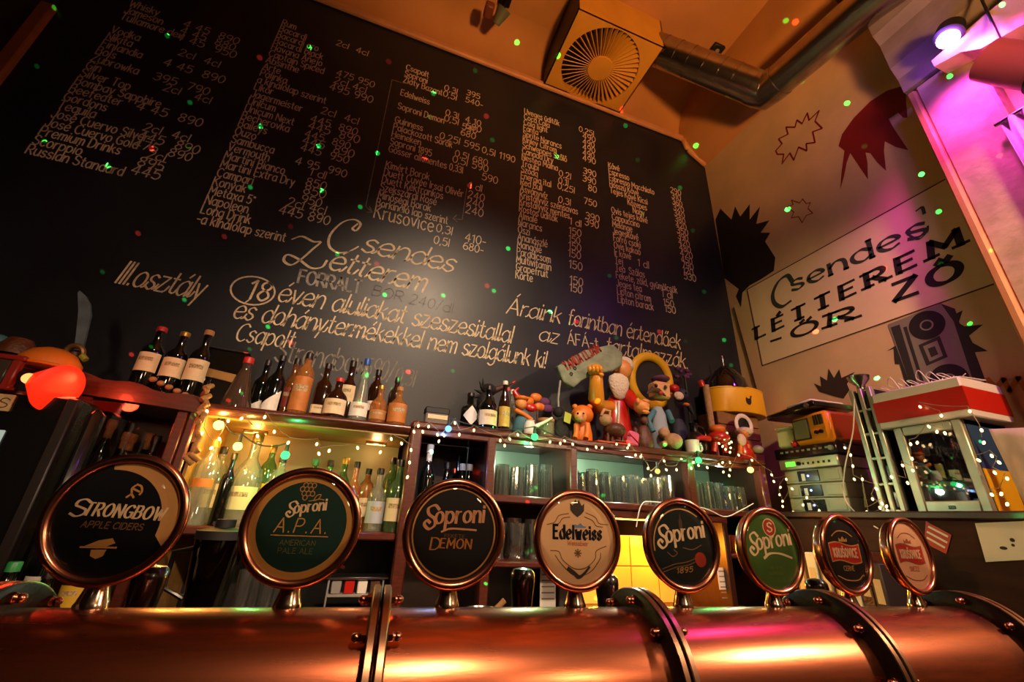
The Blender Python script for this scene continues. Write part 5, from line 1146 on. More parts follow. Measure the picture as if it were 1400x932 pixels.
base_body('body', t, 15, 9, 36, REDCL); blob('head', 1016, 592, 2.02, 8, 8, SKIN, t); blob('beard', 1014, 601, 1.98, 8, 9, BEARD, t, 4); blob('collar', 1017, 590, 2.03, 13, 7, BEARD, t); obj('plate', xf(torus(.062, .014, 30, 8, 'y', .5), PY(1017, 581, 2.06)), WHITE, t); obj('plate_centre', xf(lathe([(.0001, 0), (.06, .004)], 28, close=False), PY(1017, 581, 2.07), (PI/2, 0, 0)), mat('dark_plate', '3a3c3c', .2, .6), t); blob('paw', 1036, 614, 1.97, 8, 6, GREY, t)
for x in (1012, 1022): limb('leg', [(x, 608), (x, 621)], 1.99, 3.5, ORANGE, t)
t = fig('wooden_crate', 1012, 632, 2.24, 'pale wooden crate under the yellow tin', 'crate')
zt_ = PY(1010, 566, 2.16).z
xa, xb = PY(985, 600, 2.16).x, PY(1040, 600, 2.16).x
for i in range(4):
    z0_ = TZ+(zt_-TZ)*i/4; obj('plank', bbox(xa, xb, 2.155, 2.17, z0_+.002, z0_+(zt_-TZ)/4-.002, .003), mat('pale_crate_wood', '8a6236', .7, noise=.3, nscale=12), t)
obj('box_core', box(xa, xb, 2.17, 2.33, TZ, zt_), BROWN, t)
t = thing('cooking_pot', 'round yellow cooking pot with a dark glass lid on the pale crate', 'pot', (PY(1003, 556, 2.24).x, 2.225, zt_+.001))
rt_ = (PY(1034, 545, 2.2).x-PY(966, 545, 2.2).x)/2; ht_ = PY(1005, 533, 2.16).z-zt_
obj('body', lathe([(rt_*.97, 0), (rt_, .006), (rt_, ht_)], 40, 1, .6), YELLOW, t, local=True); obj('rim', xf(torus(rt_, .006, 40, 8, 'z'), (0, 0, ht_), (0, 0, 0), (1, .6, 1)), YELLOW, t, local=True)
zl = PY(988, 488, 2.24).z-zt_; lx = -.05
obj('lid', xf(lathe([(rt_*.62, ht_), (rt_*.55, ht_+(zl-ht_)*.28), (rt_*.32, ht_+(zl-ht_)*.55), (rt_*.10, ht_+(zl-ht_)*.70), (.0001, ht_+(zl-ht_)*.72)], 30), (lx, 0, 0)), mat('dark_lid_glass', '141210', .08, coat=.5), t, local=True); obj('lid_knob', xf(lathe([(.008, ht_+(zl-ht_)*.68), (.005, ht_+(zl-ht_)*.85), (.009, ht_+(zl-ht_)*.9), (.004, zl)], 12), (lx, 0, 0)), STEEL, t, local=True)
mk = [(-.02, -.03), (0, -.035), (.015, -.02), (.02, .015), (.03, .03), (.015, .032), (.008, .012), (-.008, .008), (-.022, .018), (-.028, -.005)]
obj('rooster_mark', ([(a_-.02, -rt_*.6-.002, ht_/2+b_) for a_, b_ in mk], [tuple(range(len(mk)))]), BLACKM, t, None, True)
p = PY(972, 575, 2.1); t = thing('candle_tube', 'beige rolled tube with a red end leaning by the yellow tin', 'candle', (p.x, 2.1, TZ)); obj('roll', tube([(0, 0, 0), (-.004, 0, PY(967, 527, 2.1).z-TZ)], .021, 14), BEIGE, t, local=True); obj('red_end', xf(lathe([(.018, 0), (.019, .035), (.014, .045)], 14), (-.03, 0, PY(963, 527, 2.1).z-TZ-.01), (0, -.3, 0)), REDCL, t, local=True)

# ------------------------------------------------------------------ hi-fi stack, television, rack and fridge on the side counter
HZ = 1.612
def Q(x, y, X): p = PX(x, y, X); return p.y, p.z
def unit(name, label, cat, X, ya, yb, z0, z1, m, depth=.26, rz=0):
    t = thing(name, label, cat, (X, (ya+yb)/2, z0)); obj('case', bbox(X, X+depth, ya, yb, z0, z1, .005), m, t); return t
SX = 2.44
GREYU = mat('pale_grey_case', '9c9a88', .5)
for k, lb in enumerate(('pale grey rack unit with a blue light, lowest of three', 'pale grey rack unit with a blue light, middle of three', 'pale grey rack unit with a blue light, topmost of three')):
    z0_, z1_ = HZ+.078*k, HZ+.078*(k+1)-.003
    t = unit('rack_unit', lb, 'rack unit', SX, 1.60, 1.935, z0_, z1_, GREYU); t['group'] = 'grey rack units under the tuner'
    for (ya, yb) in ((1.865, 1.925), (1.615, 1.70)): obj('drawer_front', bbox(SX-.004, SX+.002, ya, yb, z0_+.012, z1_-.012, .002), GREYU, t)
    obj('black_panel', bbox(SX-.006, SX+.002, 1.725, 1.85, z0_+.008, z1_-.008, .002), BLACK, t); obj('tag', box(SX-.008, SX-.005, 1.805, 1.825, z0_+.012, z0_+.05), WHITE, t); obj('blue_light', ball((SX-.008, 1.785, (z0_+z1_)/2), .005), glow('blue_led', (.15, .2, 1), 14), t)
zc = HZ+.234
t = unit('tuner', 'silver tuner with glowing green display on the rack units', 'tuner', SX-.01, 1.60, 1.95, zc, zc+.062, SILVER)
obj('display', box(SX-.013, SX-.009, 1.845, 1.905, zc+.018, zc+.045), glow('green_display', (.15, .9, .05), 1.6), t); obj('knob', xf(lathe([(.012, 0), (.011, .012)], 18), (SX-.01, 1.82, zc+.03), (0, -PI/2, 0)), BLACK, t)
for i in range(6): obj('button', box(SX-.014, SX-.009, 1.79-.03*i, 1.80-.03*i, zc+.022, zc+.034), BLACKM, t)
zr = zc+.064
t = unit('receiver', 'black receiver on top of the silver tuner', 'receiver', SX-.02, 1.585, 1.96, zr, zr+.06, BLACK)
for i in range(9): obj('button', box(SX-.024, SX-.019, 1.90-.034*i, 1.915-.034*i, zr+.03, zr+.04), GREY, t)
obj('knob', xf(lathe([(.014, 0), (.013, .012)], 18), (SX-.02, 1.61, zr+.03), (0, -PI/2, 0)), GREY, t)
ztv = zr+.061
tv = thing('portable_television', 'orange portable television on the black receiver', 'television', (SX+.08, 1.70, ztv), -.12)
obj('case', bbox(-.10, .16, -.125, .11, 0, .175, .02), mat('orange_plastic', 'd87f1a', .3, coat=.3), tv, local=True)
obj('screen_bezel', bbox(-.106, -.098, -.01, .10, .03, .15, .004), BLACKM, tv, local=True); obj('screen', bbox(-.109, -.104, -.003, .093, .037, .143, .003), mat('grey_screen', '6e6a56', .2, coat=.5), tv, local=True)
for i in range(4): obj('vent_slot', bbox(-.106, -.099, -.10+.016*i, -.092+.016*i, .10, .155, .001), BLACKM, tv, local=True)
for i in range(2): obj('knob', xf(lathe([(.011, 0), (.01, .012)], 14), (-.10, -.05-.03*i, .06), (0, -PI/2, 0)), BLACK, tv, local=True)
t = thing('white_speaker_box', 'small white rounded box left of the orange television', 'box', (SX+.09, 1.885, ztv)); obj('case', bbox(SX+.0, SX+.18, 1.84, 1.95, ztv, ztv+.12, .02), mat('ivory_plastic', 'cfc2a6', .4), t); obj('lid', bbox(SX-.002, SX+.17, 1.845, 1.945, ztv+.12, ztv+.13, .004), WHITE, t)
t = thing('red_ball', 'small red ball wedged beside the orange television', 'ball', (SX-.0, 1.835, ztv)); obj('ball_body', ball((SX-.0, 1.83, ztv+.02), .02), REDCL, t); obj('valve_dot', ball((SX-.018, 1.83, ztv+.028), .004), WHITE, t)
trz = ztv+.176
t = thing('turntable', 'dark flat record player tilted on top of the orange television', 'record player', (SX+.08, 1.74, trz), -.1)
obj('plinth', xf(bbox(-.14, .16, -.14, .2, 0, .035, .008), (0, 0, .012), (-.06, 0, 0)), BLACK, t, local=True); obj('arm_knob', xf(lathe([(.014, 0), (.012, .012)], 14), (-.14, -.1, .03), (0, -PI/2, 0)), STEEL, t, local=True); obj('lid', xf(bbox(-.10, .14, -.10, .08, 0, .018, .008), (0, 0, .055), (-.06, 0, 0)), WHITE, t, local=True)
# slim slotted metal rack
ya, yb = 1.335, 1.44
rk = thing('slotted_rack', 'tall slim silver and black slotted rack beside the fridge', 'rack', (2.42, 1.39, HZ))
zt3 = PX(1190, 527, 2.40).z
obj('rail', bbox(2.40, 2.43, ya, ya+.022, HZ, zt3, .003), SILVER, rk); obj('rail', bbox(2.40, 2.43, yb-.022, yb, HZ, zt3, .003), SILVER, rk); obj('rail', bbox(2.40, 2.43, (ya+yb)/2-.01, (ya+yb)/2+.01, HZ, zt3, .003), SILVER, rk)
obj('back_panel', bbox(2.43, 2.60, ya, yb, HZ, zt3-.01, .003), BLACKM, rk)
for i in range(5):
    z0_ = HZ+(zt3-HZ)*i/5; obj('slot_cover', bbox(2.412, 2.432, ya+.024, (ya+yb)/2-.012, z0_+.02, z0_+.09, .002), BLACK, rk); obj('crossbar', bbox(2.404, 2.43, ya, yb, z0_, z0_+.012, .002), SILVER, rk)
obj('chrome_cap', xf(lathe([(.02, 0), (.02, .02), (.045, .05), (.05, .07), (.04, .075)], 20), (2.43, 1.39, zt3)), STEEL, rk)
# fridge
FX = 2.40; fy0, fy1 = 1.035, 1.29; fz1 = 1.985
fg = thing('mini_fridge', 'small silver-framed glass door fridge on the side counter', 'fridge', (FX+.14, 1.16, HZ))
obj('cabinet', join(box(FX+.03, FX+.33, fy0, fy0+.02, HZ, fz1), box(FX+.03, FX+.33, fy1-.02, fy1, HZ, fz1), box(FX+.03, FX+.33, fy0, fy1, fz1-.02, fz1), box(FX+.03, FX+.33, fy0, fy1, HZ, HZ+.02), box(FX+.31, FX+.33, fy0, fy1, HZ, fz1)), BLACKM, fg)
dr_ = obj('door', join(bbox(FX, FX+.028, fy0, fy0+.035, HZ, fz1, .004), bbox(FX, FX+.028, fy1-.035, fy1, HZ, fz1, .004), bbox(FX, FX+.028, fy0+.035, fy1-.035, fz1-.04, fz1, .004), bbox(FX, FX+.028, fy0+.035, fy1-.035, HZ, HZ+.045, .004)), SILVER, fg)
obj('pane', box(FX+.010, FX+.014, fy0+.035, fy1-.035, HZ+.045, fz1-.04), glass('fridge_glass', (.5, .55, .55), .18, .02), dr_)
obj('badge', bbox(FX-.004, FX+.002, 1.15, 1.175, HZ+.012, HZ+.026, .002), BLACK, dr_)
for z_ in (HZ+.12, HZ+.24): obj('shelf', box(FX+.04, FX+.30, fy0+.02, fy1-.02, z_, z_+.006), GREY, fg)
obj('side_graphic', box(FX+.03, FX+.26, fy0-.003, fy0, HZ+.17, fz1-.02), mat('blue_print', '26406e', .4), fg); obj('side_graphic', box(FX+.03, FX+.22, fy0-.003, fy0, HZ, HZ+.17), YELLOW, fg)
can = mesh('drink_can', lathe([(.020, 0), (.025, .006), (.025, .085), (.021, .093), (.0001, .092)], 16), mat('dark_can', '20262c', .3, .5), 40)
for j, z_ in enumerate((HZ+.021, HZ+.1265, HZ+.2465)):
    for i in range(3):
        o = bpy.data.objects.new('drink_can', can); COL.objects.link(o); o.location = (FX+.10, fy0+.065+.06*i, z_); tag(o, '%s dark drink can on the %s shelf of the mini fridge' % (('rightmost', 'central', 'leftmost')[i], ('bottom', 'middle', 'top')[j]), 'can', 'cans in the mini fridge')
tag(obj('red_bar', xf(bbox(0, .006, -.075, .075, -.012, .012, .003), (FX+.045, 1.165, HZ+.135), (.2, 0, 0)), REDCL), 'slanted red strip behind the fridge glass', 'price strip')
bz = fz1+.002
bxm = thing('cardboard_box', 'red and white cardboard box on top of the fridge', 'box', (FX+.12, 1.17, bz))
obj('carton', bbox(FX-.01, FX+.30, .985, 1.335, bz, bz+.175, .006), mat('white_carton', 'c9c0b8', .6), bxm); obj('red_band', box(FX-.012, FX+.302, .983, 1.337, bz+.03, bz+.13), REDCL, bxm)
fl_ = obj('flap', xf(bbox(0, .20, -.17, .17, 0, .004, .001), (FX+.02, 1.16, bz+.176), (0, -.06, 0)), mat('white_carton', ''), bxm)
cl = []
for i in range(13):
    u = i/12
    for j in range(9):
        w_ = j/8; cl.append((FX+.02+.03*math.sin(u*9+w_*2)*w_+.02*w_, .965-.16*u-.02*w_*math.sin(3*u), 1.93-.02*u-.315*w_+.03*math.sin(u*6)*w_))
ck = obj('dish_cloth', (cl, [(i*9+j, i*9+j+1, (i+1)*9+j+1, (i+1)*9+j) for i in range(12) for j in range(8)]), mat('pale_pink_cloth', 'cbb4b0', .9, noise=.1, nscale=20), None, 60); ck.modifiers.new('thick', 'SOLIDIFY').thickness = .004; tag(ck, 'pale pink cloth hanging beside the fridge', 'cloth')
wb = thing('wire_tangle', 'tangle of thin white wires heaped on the cardboard box', 'wires', (FX+.1, 1.1, bz+.18))
for k in range(7):
    y_ = 1.02+.04*k; obj('wire', tube(smooth3d([(FX+.02, y_, bz+.182), (FX+.03, y_+.03, bz+.21+.02*(k % 3)), (FX+.08, y_+.07, bz+.225), (FX+.10, y_+.02, bz+.19), (FX+.02, y_-.05, bz+.184)]), .0022, 6), WHITE, wb)

# ------------------------------------------------------------------ dark machine, red lamp, hat and cutlass at the left end
MYf = 1.76
mx1 = PY(72, 620, MYf).x; mz1 = PY(40, 535, MYf).z
mc = thing('coffee_machine', 'tall black coffee machine with a cream name plate at the left edge', 'coffee machine', (-1.35, 1.95, 1.10))
obj('body', bbox(-1.72, mx1, MYf, 1.925, 1.10, mz1, .012), BLACK, mc)
obj('frame_post', bbox(mx1-.02, mx1+.012, MYf-.012, MYf+.02, 1.10, mz1-.01, .004), DARKC, mc)
obj('frame_post', bbox(mx1+.03, mx1+.075, MYf+.0, MYf+.06, 1.10, mz1-.03, .02), BLACK, mc)
a_, b_ = PY(0, 556, MYf-.004), PY(22, 542, MYf-.004)
obj('name_plate', bbox(a_.x-.15, b_.x, MYf-.008, MYf, a_.z-.012, b_.z+.004, .002), mat('cream_plate', 'b09a70', .5), mc); obj('lettering', on_y(lettering('NCS', b_.x-.10, a_.z-.002, .03, .09, .1, .1), MYf-.0086), BROWN, mc, None)
a_, b_ = PY(0, 612, MYf-.004), PY(8, 590, MYf-.004); obj('screen', bbox(a_.x-.2, PY(9, 588, MYf).x, MYf-.006, MYf, PY(0, 622, MYf).z, PY(5, 588, MYf).z, .002), glow('pale_screen', (.75, .85, .7), .45), mc)
rl = PY(66, 524, 1.80)
lp = thing('red_lamp', 'glowing red lampshade on top of the black machine', 'lamp', tuple(rl+Vector((0, 0, -.05))))
cone = [(.012, 0), (.078, .118), (.074, .122), (.04, .127), (.0001, .129)]
RG = mat('lit_red_shade', '8c0c04', .5, emit=(1, .022, .004), estr=.9); sh = obj('shade', xf(lathe(cone, 36), rl+Vector((-.055, 0, .01)), (0, PI/2+.25, -.35)), RG, lp)
obj('bulb', ball(rl+Vector((-.028, -.045, .0)), .017), glow('red_lamp_bulb', (1, .30, .08), 2.2), lp); obj('socket', xf(lathe([(.018, -.03), (.02, .004)], 14), rl+Vector((-.055, 0, .01)), (0, PI/2+.25, -.35)), DARKC, lp)
obj('foot', tube([rl+Vector((-.075, 0, .01)), rl+Vector((-.09, .02, -.02)), Vector((rl.x-.09, 1.84, mz1))], .008, 8), DARKC, lp)
lamp('red_lamp_light', 'POINT', tuple(rl+Vector((.09, -.03, .02))), 1.6, (1, .06, .02), .03)
mt = thing('small_monitor', 'small dark monitor with a red rim on the black machine', 'monitor', (PY(10, 520, 1.79).x, 1.82, mz1))
pA, pB = PY(0, 528, 1.79), PY(36, 494, 1.79)
obj('screen', bbox(pA.x-.14, pB.x-.03, 1.785, 1.80, mz1, pB.z, .006), mat('dim_screen', '38302a', .25, coat=.4), mt); obj('rim', join(bbox(pA.x-.16, pB.x, 1.78, 1.805, pB.z, pB.z+.016, .004), bbox(pB.x-.03, pB.x-.006, 1.78, 1.805, mz1, pB.z, .004), bbox(pA.x-.16, pB.x, 1.775, 1.805, mz1-.0, mz1+.016, .004)), mat('red_rim', '7a1a10', .4), mt)
hp = PY(66, 488, 1.86)
t = thing('orange_hat', 'rounded orange hat behind the red lamp', 'hat', (hp.x, 1.885, mz1)); hz = PY(66, 474, 1.86).z-mz1
obj('crown', lathe([(.085, hz-.07), (.083, hz-.045), (.06, hz-.015), (.03, hz), (.0001, hz)], 28), ORANGE, t, local=True); obj('brim', xf(torus(.085, .010, 30, 8, 'z', .6), (0, 0, hz-.07)), ORANGE, t, local=True); obj('stand', lathe([(.05, 0), (.015, .02), (.015, hz-.08)], 16), DARKC, t, local=True)
hp = PY(22, 474, 1.86); t = thing('brown_cap', 'dim brown cap beside the orange hat', 'hat', (hp.x, 1.87, mz1)); hz = PY(22, 462, 1.86).z-mz1; obj('crown', lathe([(.05, hz-.06), (.048, hz-.03), (.03, hz), (.0001, hz)], 24), BROWN, t, local=True); obj('stand', lathe([(.05, 0), (.015, .02), (.015, hz-.09)], 16), DARKC, t, local=True)
hp = PY(-4, 470, 1.87); t = thing('teal_ball_ornament', 'dim teal ball ornament at the left edge', 'ornament', (hp.x, 1.87, mz1)); obj('ball_body', ball((0, 0, hp.z-mz1), .034), TEAL, t, 60, True); obj('stand', lathe([(.04, 0), (.012, .01), (.012, hp.z-mz1-.04)], 14), DARKC, t, local=True)
# cutlass standing on the cabinet corner
ky = 2.0
bl = [(101, 478), (112, 479), (118, 455), (124, 430), (123, 415), (117, 404), (109, 397), (106, 400), (107, 425), (104, 455)]
t = thing('toy_cutlass', 'grey-blue toy cutlass standing upright at the cabinet corner', 'toy sword', tuple(PY(102, 505, ky)))
q = [PY(x, y, ky) for x, y in bl]; n = len(q)
obj('blade', ([tuple(p) for p in q]+[(p.x, p.y+.012, p.z) for p in q], [tuple(range(n)), tuple(range(n, 2*n))[::-1]]+[(i, (i+1) % n, n+(i+1) % n, n+i) for i in range(n)]), mat('grey_blue_plastic', '5a6c78', .5, noise=.4, nscale=14), t, None)
obj('guard', xf(torus(.028, .009, 24, 8, 'y'), PY(102, 482, ky-.01), (.3, .3, 0)), mat('dull_brass', '7a5a34', .4, .5), t); obj('hilt', tube([PY(103, 482, ky), PY(98, 500, ky), PY(95, 512, ky)], .014, 12), BROWN, t); obj('tassel', tube([PY(112, 486, ky-.02), PY(117, 492, ky-.02)], .011, 8), mat('yellow_green_plush', '8a8a24', .7), t)
t = thing('bead_string', 'hanging string of shiny beads below the cutlass hilt', 'beads', tuple(PY(98, 512, ky-.03)))
for i in range(9): obj('bead', ball(PY(102-1.0*i, 508+3.2*i, ky-.055), .006, n=8, m=6), STEEL, t)
# garland of corks down the cabinet edge
t = thing('cork_garland', 'garland of corks down the cabinet edge beside the lit bay', 'garland', tuple(PY(285, 545, FY-.03)))
for i in range(16):
    u = i/15; p = PY(283-22*u+random.uniform(-4, 4), 530+100*u+random.uniform(-2, 2), FY-.03)
    obj('cork', xf(lathe([(.010, -.02), (.0105, 0), (.010, .02)], 10), p, (random.uniform(-1, 1), random.uniform(-1, 1), random.uniform(0, 3))), CORK, t)
obj('cord', tube([PY(284, 522, FY-.025), PY(272, 580, FY-.025), PY(258, 634, FY-.025)], .002, 5), BLACKM, t)
for i in range(7):
    p = PY(205+12*i, 520+3*i, FY-.0); tag(obj('walnut', ball((p.x, FY+.02, 1.945-.0115*i), .014, .012, .011, 10, 7), CORK), '%s walnut from left along the cabinet top edge below the wine bottles' % ORD[i], 'walnut', 'walnuts on the cabinet edge')
# ------------------------------------------------------------------ things low behind the tower
p = PY(285, 800, 1.78); t = thing('blender_jug', 'dark glass blender jug on the back counter behind the second medallion', 'blender', (p.x, 1.78, 1.1005))
obj('jug', lathe([(.055, .10), (.075, .30), (.073, .30), (.053, .105)], 24, close=False), glass('smoky_jug', (.5, .48, .46), .10, .03, .0), t, local=True); obj('motor_base', lathe([(.08, 0), (.075, .05), (.055, .10), (.0001, .10)], 24), BLACK, t, local=True); obj('lid', lathe([(.077, .30), (.077, .325), (.03, .335), (.03, .36), (.0001, .36)], 24), BLACKM, t, local=True); obj('handle', tube([(-.07, 0, .27), (-.12, 0, .26), (-.12, 0, .16), (-.06, 0, .13)], .008, 8), BLACK, t, local=True)
tubem = mesh('tall_glass', lathe([(.022, 0), (.023, .005), (.026, .2), (.0245, .2), (.021, .01), (.0001, .01)], 14, close=False), GLS, 40)
for i in range(5):
    o = bpy.data.objects.new('highball_glass', tubem); COL.objects.link(o); o.location = (PY(335+16*i, 800, 1.9).x, 1.88+.03*(i % 2), 1.1008); tag(o, '%s highball glass from left on the back counter below the APA medallion' % ORD[i], 'glass', 'highball glasses on the back counter')
p = PY(488, 790, 2.0); t = thing('spice_rack', 'small rack of spice boxes with crystal bowls behind the flange', 'rack', (p.x, 2.02, 1.10))
for z_ in (.0, .10): obj('board', bbox(-.10, .10, -.05, .05, z_, z_+.01, .002), GREY, t, local=True)
obj('end_panel', bbox(-.105, -.098, -.05, .05, 0, .16), GREY, t, local=True); obj('end_panel', bbox(.098, .105, -.05, .05, 0, .16), GREY, t, local=True); obj('top_tray', bbox(-.12, .12, -.055, .055, .16, .17, .003), STEEL, t, local=True)
for i in range(4): tag(obj('spice_box', xf(bbox(-.018, .018, -.025, .025, 0, .045, .003), (p.x-.072+.048*i, 2.0, 1.21)), (GREY, REDCL, WHITE, BROWN)[i]), '%s spice box on the small rack' % ('grey', 'red', 'white', 'brown')[i], 'spice box', 'spice boxes')
p = PY(660, 822, 1.86); t = thing('ashtray', 'round metal ashtray on the back counter right of the DEMON medallion', 'ashtray', (p.x, 1.86, 1.10))
obj('bowl', lathe([(.05, .0), (.06, .05), (.07, .075), (.066, .075), (.05, .03), (.0001, .025)], 26, close=False), STEEL, t, local=True)
tag(obj('wine_cork', tube([(p.x+.05, 1.85, 1.17), (p.x+.085, 1.84, 1.205)], .011, 12), CORK), 'wine cork resting on the ashtray rim', 'cork')
for x0_, x1_, y0_, y1_, Y, m_, lb in [(651, 669, 745, 800, 2.2, mat('dull_red_poster', '6a2018', .7, noise=.3, nscale=20), 'dull red poster behind the DEMON medallion'), (738, 760, 772, 829, 2.1, PAPER, 'white price sheet standing below the beer glasses'), (766, 778, 772, 829, 2.12, PAPER, 'narrow white sheet behind the Edelweiss neck'), (984, 1001, 776, 806, 2.05, PAPER, 'small pale card right of the orange niche')]:
    a_, b_ = PY(x0_, y1_, Y), PY(x1_, y0_, Y)
    cd = tag(obj('price_card', bbox(a_.x, b_.x, Y, Y+.003, 1.10 if lb[0] != 's' else a_.z, b_.z, .001), m_, None), lb, 'card')
    for i in range(6): zz = b_.z-.02-.025*i; obj('print_line', box(a_.x+.008, b_.x-.008, Y-.0008, Y, zz, zz+.006), mat('faint_print', '8a7a66', .8), cd)
# a row of folders low behind the last medallions
for i in range(7):
    p = PX(1098+17*i, 800, 2.12); m_ = (mat('tan_folder', 'a07a50', .7), WHITE, mat('grey_folder', '77706a', .7), mat('ochre_folder', 'a8802c', .7), PAPER, BROWN, mat('dark_folder', '2c2420', .6))[i]
    fo = thing('ring_binder', '%s binder in the row below the hi-fi stack' % ('tan', 'white', 'grey', 'ochre', 'cream', 'brown', 'dark')[i], 'binder', (2.12, p.y, 1.10), 0, 'binders below the hi-fi stack')
    zz = .30+.02*(i % 3); obj('cover', bbox(-.0, .16, -.025, .025, 0, zz, .004), m_, fo, local=True); obj('spine_label', box(-.001, 0.0005, -.014, .014, zz*.5, zz*.8), LCREAM, fo, local=True)
# ------------------------------------------------------------------ string lights
WIRE = mat('clear_wire', '8a7a5a', .4); GW = glow('warm_white_bulb', (1, .62, .24), 4.5)
bulbm = mesh('mini_bulb', ball((0, 0, 0), .0052, .0052, .008, 8, 6), GW, 60)
for m_ in (GW,):
    try: m_.cycles.emission_sampling = 'NONE'
    except Exception: pass
def fairy(label, pts, plane, val, hang=.03):
    f_ = {'y': PY, 'x': PX}[plane]
    q = [f_(x, y, val) for x, y in pts]
    t = thing('fairy_lights', label, 'string lights', tuple(q[0]), 0, 'fairy light strings')
    wire = []
    for a_, b_ in zip(q, q[1:]):
        for k in range(4):
            u = k/4; wire.append(a_.lerp(b_, u)+Vector((0, 0, .022-.05*u*(1-u)*min(1, (b_-a_).length*4))))
    wire.append(q[-1]+Vector((0, 0, .022)))
    obj('wire', tube(wire, .0013, 5), WIRE, t)
    for p in q:
        o = bpy.data.objects.new('mini_bulb', bulbm); COL.objects.link(o); o.parent = t; o.location = p-q[0]; o.rotation_euler = (random.uniform(-.5, .5), random.uniform(-.5, .5), 0)
fairy('fairy lights strung along the front of the liquor shelf', [(283, 562), (276, 592), (289, 612), (300, 600), (312, 575), (330, 572), (352, 596), (362, 570), (375, 590), (394, 605), (433, 607), (436, 620), (450, 616), (489, 612), (520, 618), (535, 600), (549, 606), (562, 615), (560, 632), (557, 652), (566, 590), (572, 582)], 'y', FY-.035)
fairy('fairy lights along the rack edge below the bottles and dolls', [(578, 590), (586, 583), (598, 594), (600, 603), (607, 595), (622, 578), (628, 594), (648, 588), (684, 602), (690, 609), (697, 600), (708, 594), (726, 606), (752, 604), (766, 606), (772, 602), (783, 607), (803, 614), (815, 611), (823, 612), (843, 607), (860, 608), (869, 622), (858, 612)], 'y', FY-.04)
fairy('fairy lights along the rack edge below the rag toy and gnome', [(876, 624), (886, 640), (890, 650), (908, 630), (911, 642), (925, 642), (932, 628), (948, 632), (945, 640), (955, 636), (967, 639), (983, 635), (988, 632), (998, 632), (989, 645), (998, 642), (997, 650), (1010, 622), (1028, 629), (1055, 649), (1058, 658)], 'y', FY-.04)
fairy('fairy lights wound up around the red plush crab', [(983, 606), (990, 600), (994, 592), (997, 606), (992, 614), (999, 612), (996, 598), (1000, 604), (988, 610), (998, 618)], 'y', FY+.0)
fairy('fairy lights trailing over the rack units', [(1058, 658), (1075, 655), (1067, 666), (1066, 676), (1070, 685), (1070, 692), (1083, 668), (1085, 700), (1098, 690), (1103, 680), (1120, 698)], 'x', SX-.04)
fairy('fairy lights heaped between the rack units and the fridge', [(1155, 612), (1163, 622), (1166, 637), (1168, 655), (1198, 668), (1193, 682), (1203, 694), (1212, 692), (1206, 688), (1185, 700), (1179, 655), (1190, 712), (1205, 716), (1184, 727), (1194, 740), (1199, 705), (1213, 698)], 'x', 2.36)
fairy('fairy lights draped over the red carton and fridge door', [(1219, 652), (1241, 660), (1234, 636), (1248, 643), (1247, 627), (1245, 607), (1254, 605), (1270, 583), (1281, 590), (1292, 592), (1287, 568), (1258, 556), (1326, 562), (1342, 588), (1345, 605)], 'x', FX-.035)
fairy('fairy lights hanging down the yellow side of the fridge', [(1338, 629), (1356, 623), (1366, 632), (1360, 646), (1377, 654), (1369, 675), (1356, 676), (1377, 689)], 'x', FX-.02)
PB_ = [('orange', (1, .50, .10), 5), ('green', (.06, 1, .20), 2.2), ('blue', (.16, .40, 1), 2.4), ('yellow', (1, .70, .14), 3), ('small_orange', (1, .5, .1), 2)]
PW = dict(orange=1.7, green=1.6, blue=1.0, yellow=.8, small_orange=.4)
def party(label, bulbs, plane='y', val=FY-.05):
    f_ = {'y': PY, 'x': PX}[plane]
    q = [f_(b_[0], b_[1], val if len(b_) < 5 else b_[4]) for b_ in bulbs]; t = thing('party_lights', label, 'string lights', tuple(q[0]), 0, 'coloured party light strings')
    wire = []
    for a_, b_ in zip(q, q[1:]):
        for k in range(6): u = k/6; wire.append(a_.lerp(b_, u)+Vector((0, .0, .05-.12*u*(1-u))))
    wire.append(q[-1]+Vector((0, 0, .05))); obj('wire', tube(wire, .0028, 6), BLACKM, t)
    for (x, y, c_, r_, *_), p in zip(bulbs, q):
        c = dict((k, (a, b)) for k, a, b in PB_)[c_]
        lamp('party_bulb_light', 'POINT', tuple(p+Vector((0, -r_-.012, -.012))), PW[c_], c[0], .012)
        bo = obj('%s_bulb' % c_, ball(p, r_, n=16, m=10), glow('%s_bulb_glow' % c_, *c), t, 60, label='glowing %s bulb' % c_.replace('_', ' ')); obj('socket', xf(lathe([(r_*.45, r_*.85), (r_*.5, r_*1.3), (r_*.35, .05)], 12), p), BLACKM, bo)
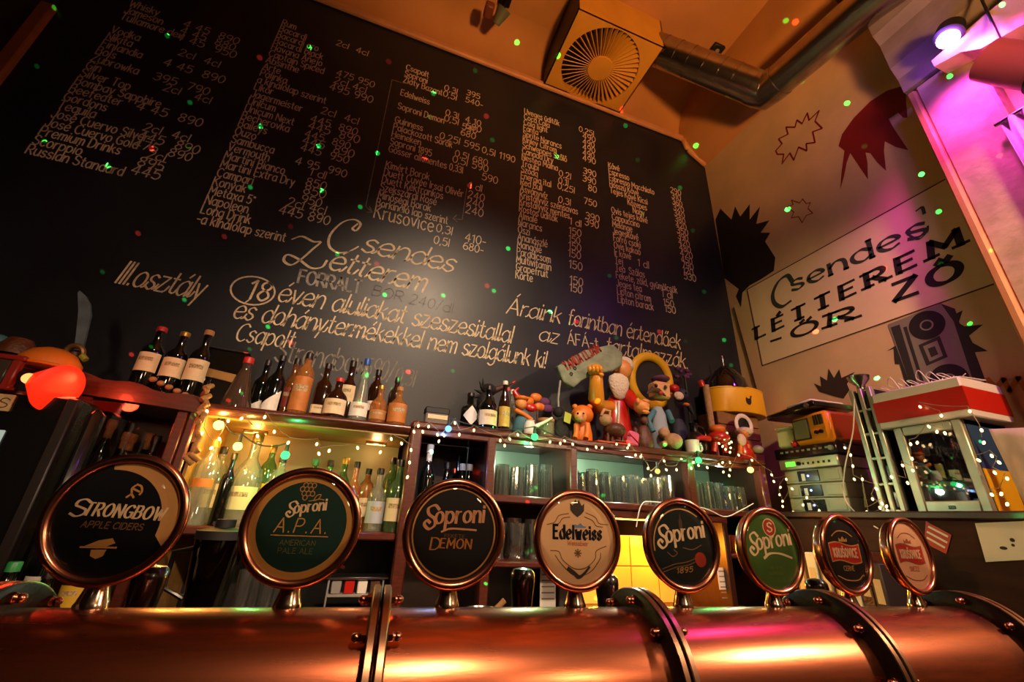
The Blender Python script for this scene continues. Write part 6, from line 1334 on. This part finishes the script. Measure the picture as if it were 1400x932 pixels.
party('coloured bulb string with orange and green bulbs inside the lit bay', [(299, 581, 'orange', .019), (325, 610, 'orange', .017, 2.0), (390, 622, 'green', .017)], 'y', FY+.04)
party('coloured bulb string with blue, green and yellow bulbs along the glass rack', [(613, 586, 'blue', .015), (731, 597, 'green', .017), (899, 644, 'small_orange', .013), (955, 629, 'green', .017), (1026, 642, 'yellow', .017)], 'y', FY-.05)
tag(obj('white_cable', tube(smooth3d([PY(870, 720, FY-.02), PY(877, 690, FY-.02), PY(895, 686, FY-.03), PY(960, 694, FY-.04), PY(990, 706, FY-.04), PY(1010, 699, FY-.04), PY(1030, 688, FY-.03)]), .003, 6), WHITE), 'white cable looping along the shelf edge between the two right-hand dark green medallions', 'cable')
tag(obj('hanging_cable', tube(smooth3d([PX(1168, 545, 2.38), PX(1166, 590, 2.38), PX(1155, 640, 2.38), PX(1155, 680, 2.38), PX(1175, 705, 2.38), PX(1200, 722, 2.3)]), .003, 6), WHITE), 'pale cable hanging in front of the orange television and rack units', 'cable')
# fill lamps made up to brighten the shelf bays
def bay_fill(label, x, z, e, col, Y=2.0):
    t = thing('shelf_lamp', label, 'lamp', (x, Y, z), 0, 'small shelf lamps under the boards'); obj('housing', bbox(-.05, .05, -.012, .012, -.012, 0, .003), STEEL, t, local=True); obj('diffuser', bbox(-.045, .045, -.008, .008, -.016, -.012, .002), glow('shelf_lamp_%d' % int(x*100), col, 3), t, local=True)
    lamp('shelf_lamp_light', 'POINT', (x, Y-.0, z-.035), e, col, .02)
bay_fill('small warm lamp under the liquor shelf board near the cork garland', -.45, 1.826, 1.3, (1, .42, .08), 2.22)
bay_fill('small warm lamp under the liquor shelf board near the wooden post', .08, 1.826, .7, (1, .5, .18), 2.22)
bay_fill('small greenish lamp in the first glass bay', .80, 1.862, 3.8, (.75, 1, .72), 1.99)
bay_fill('small greenish lamp in the middle glass bay', 1.38, 1.862, 5.0, (.75, 1, .72), 1.99)
bay_fill('small greenish lamp in the last glass bay', 2.0, 1.862, 2.0, (.75, 1, .72), 1.99)
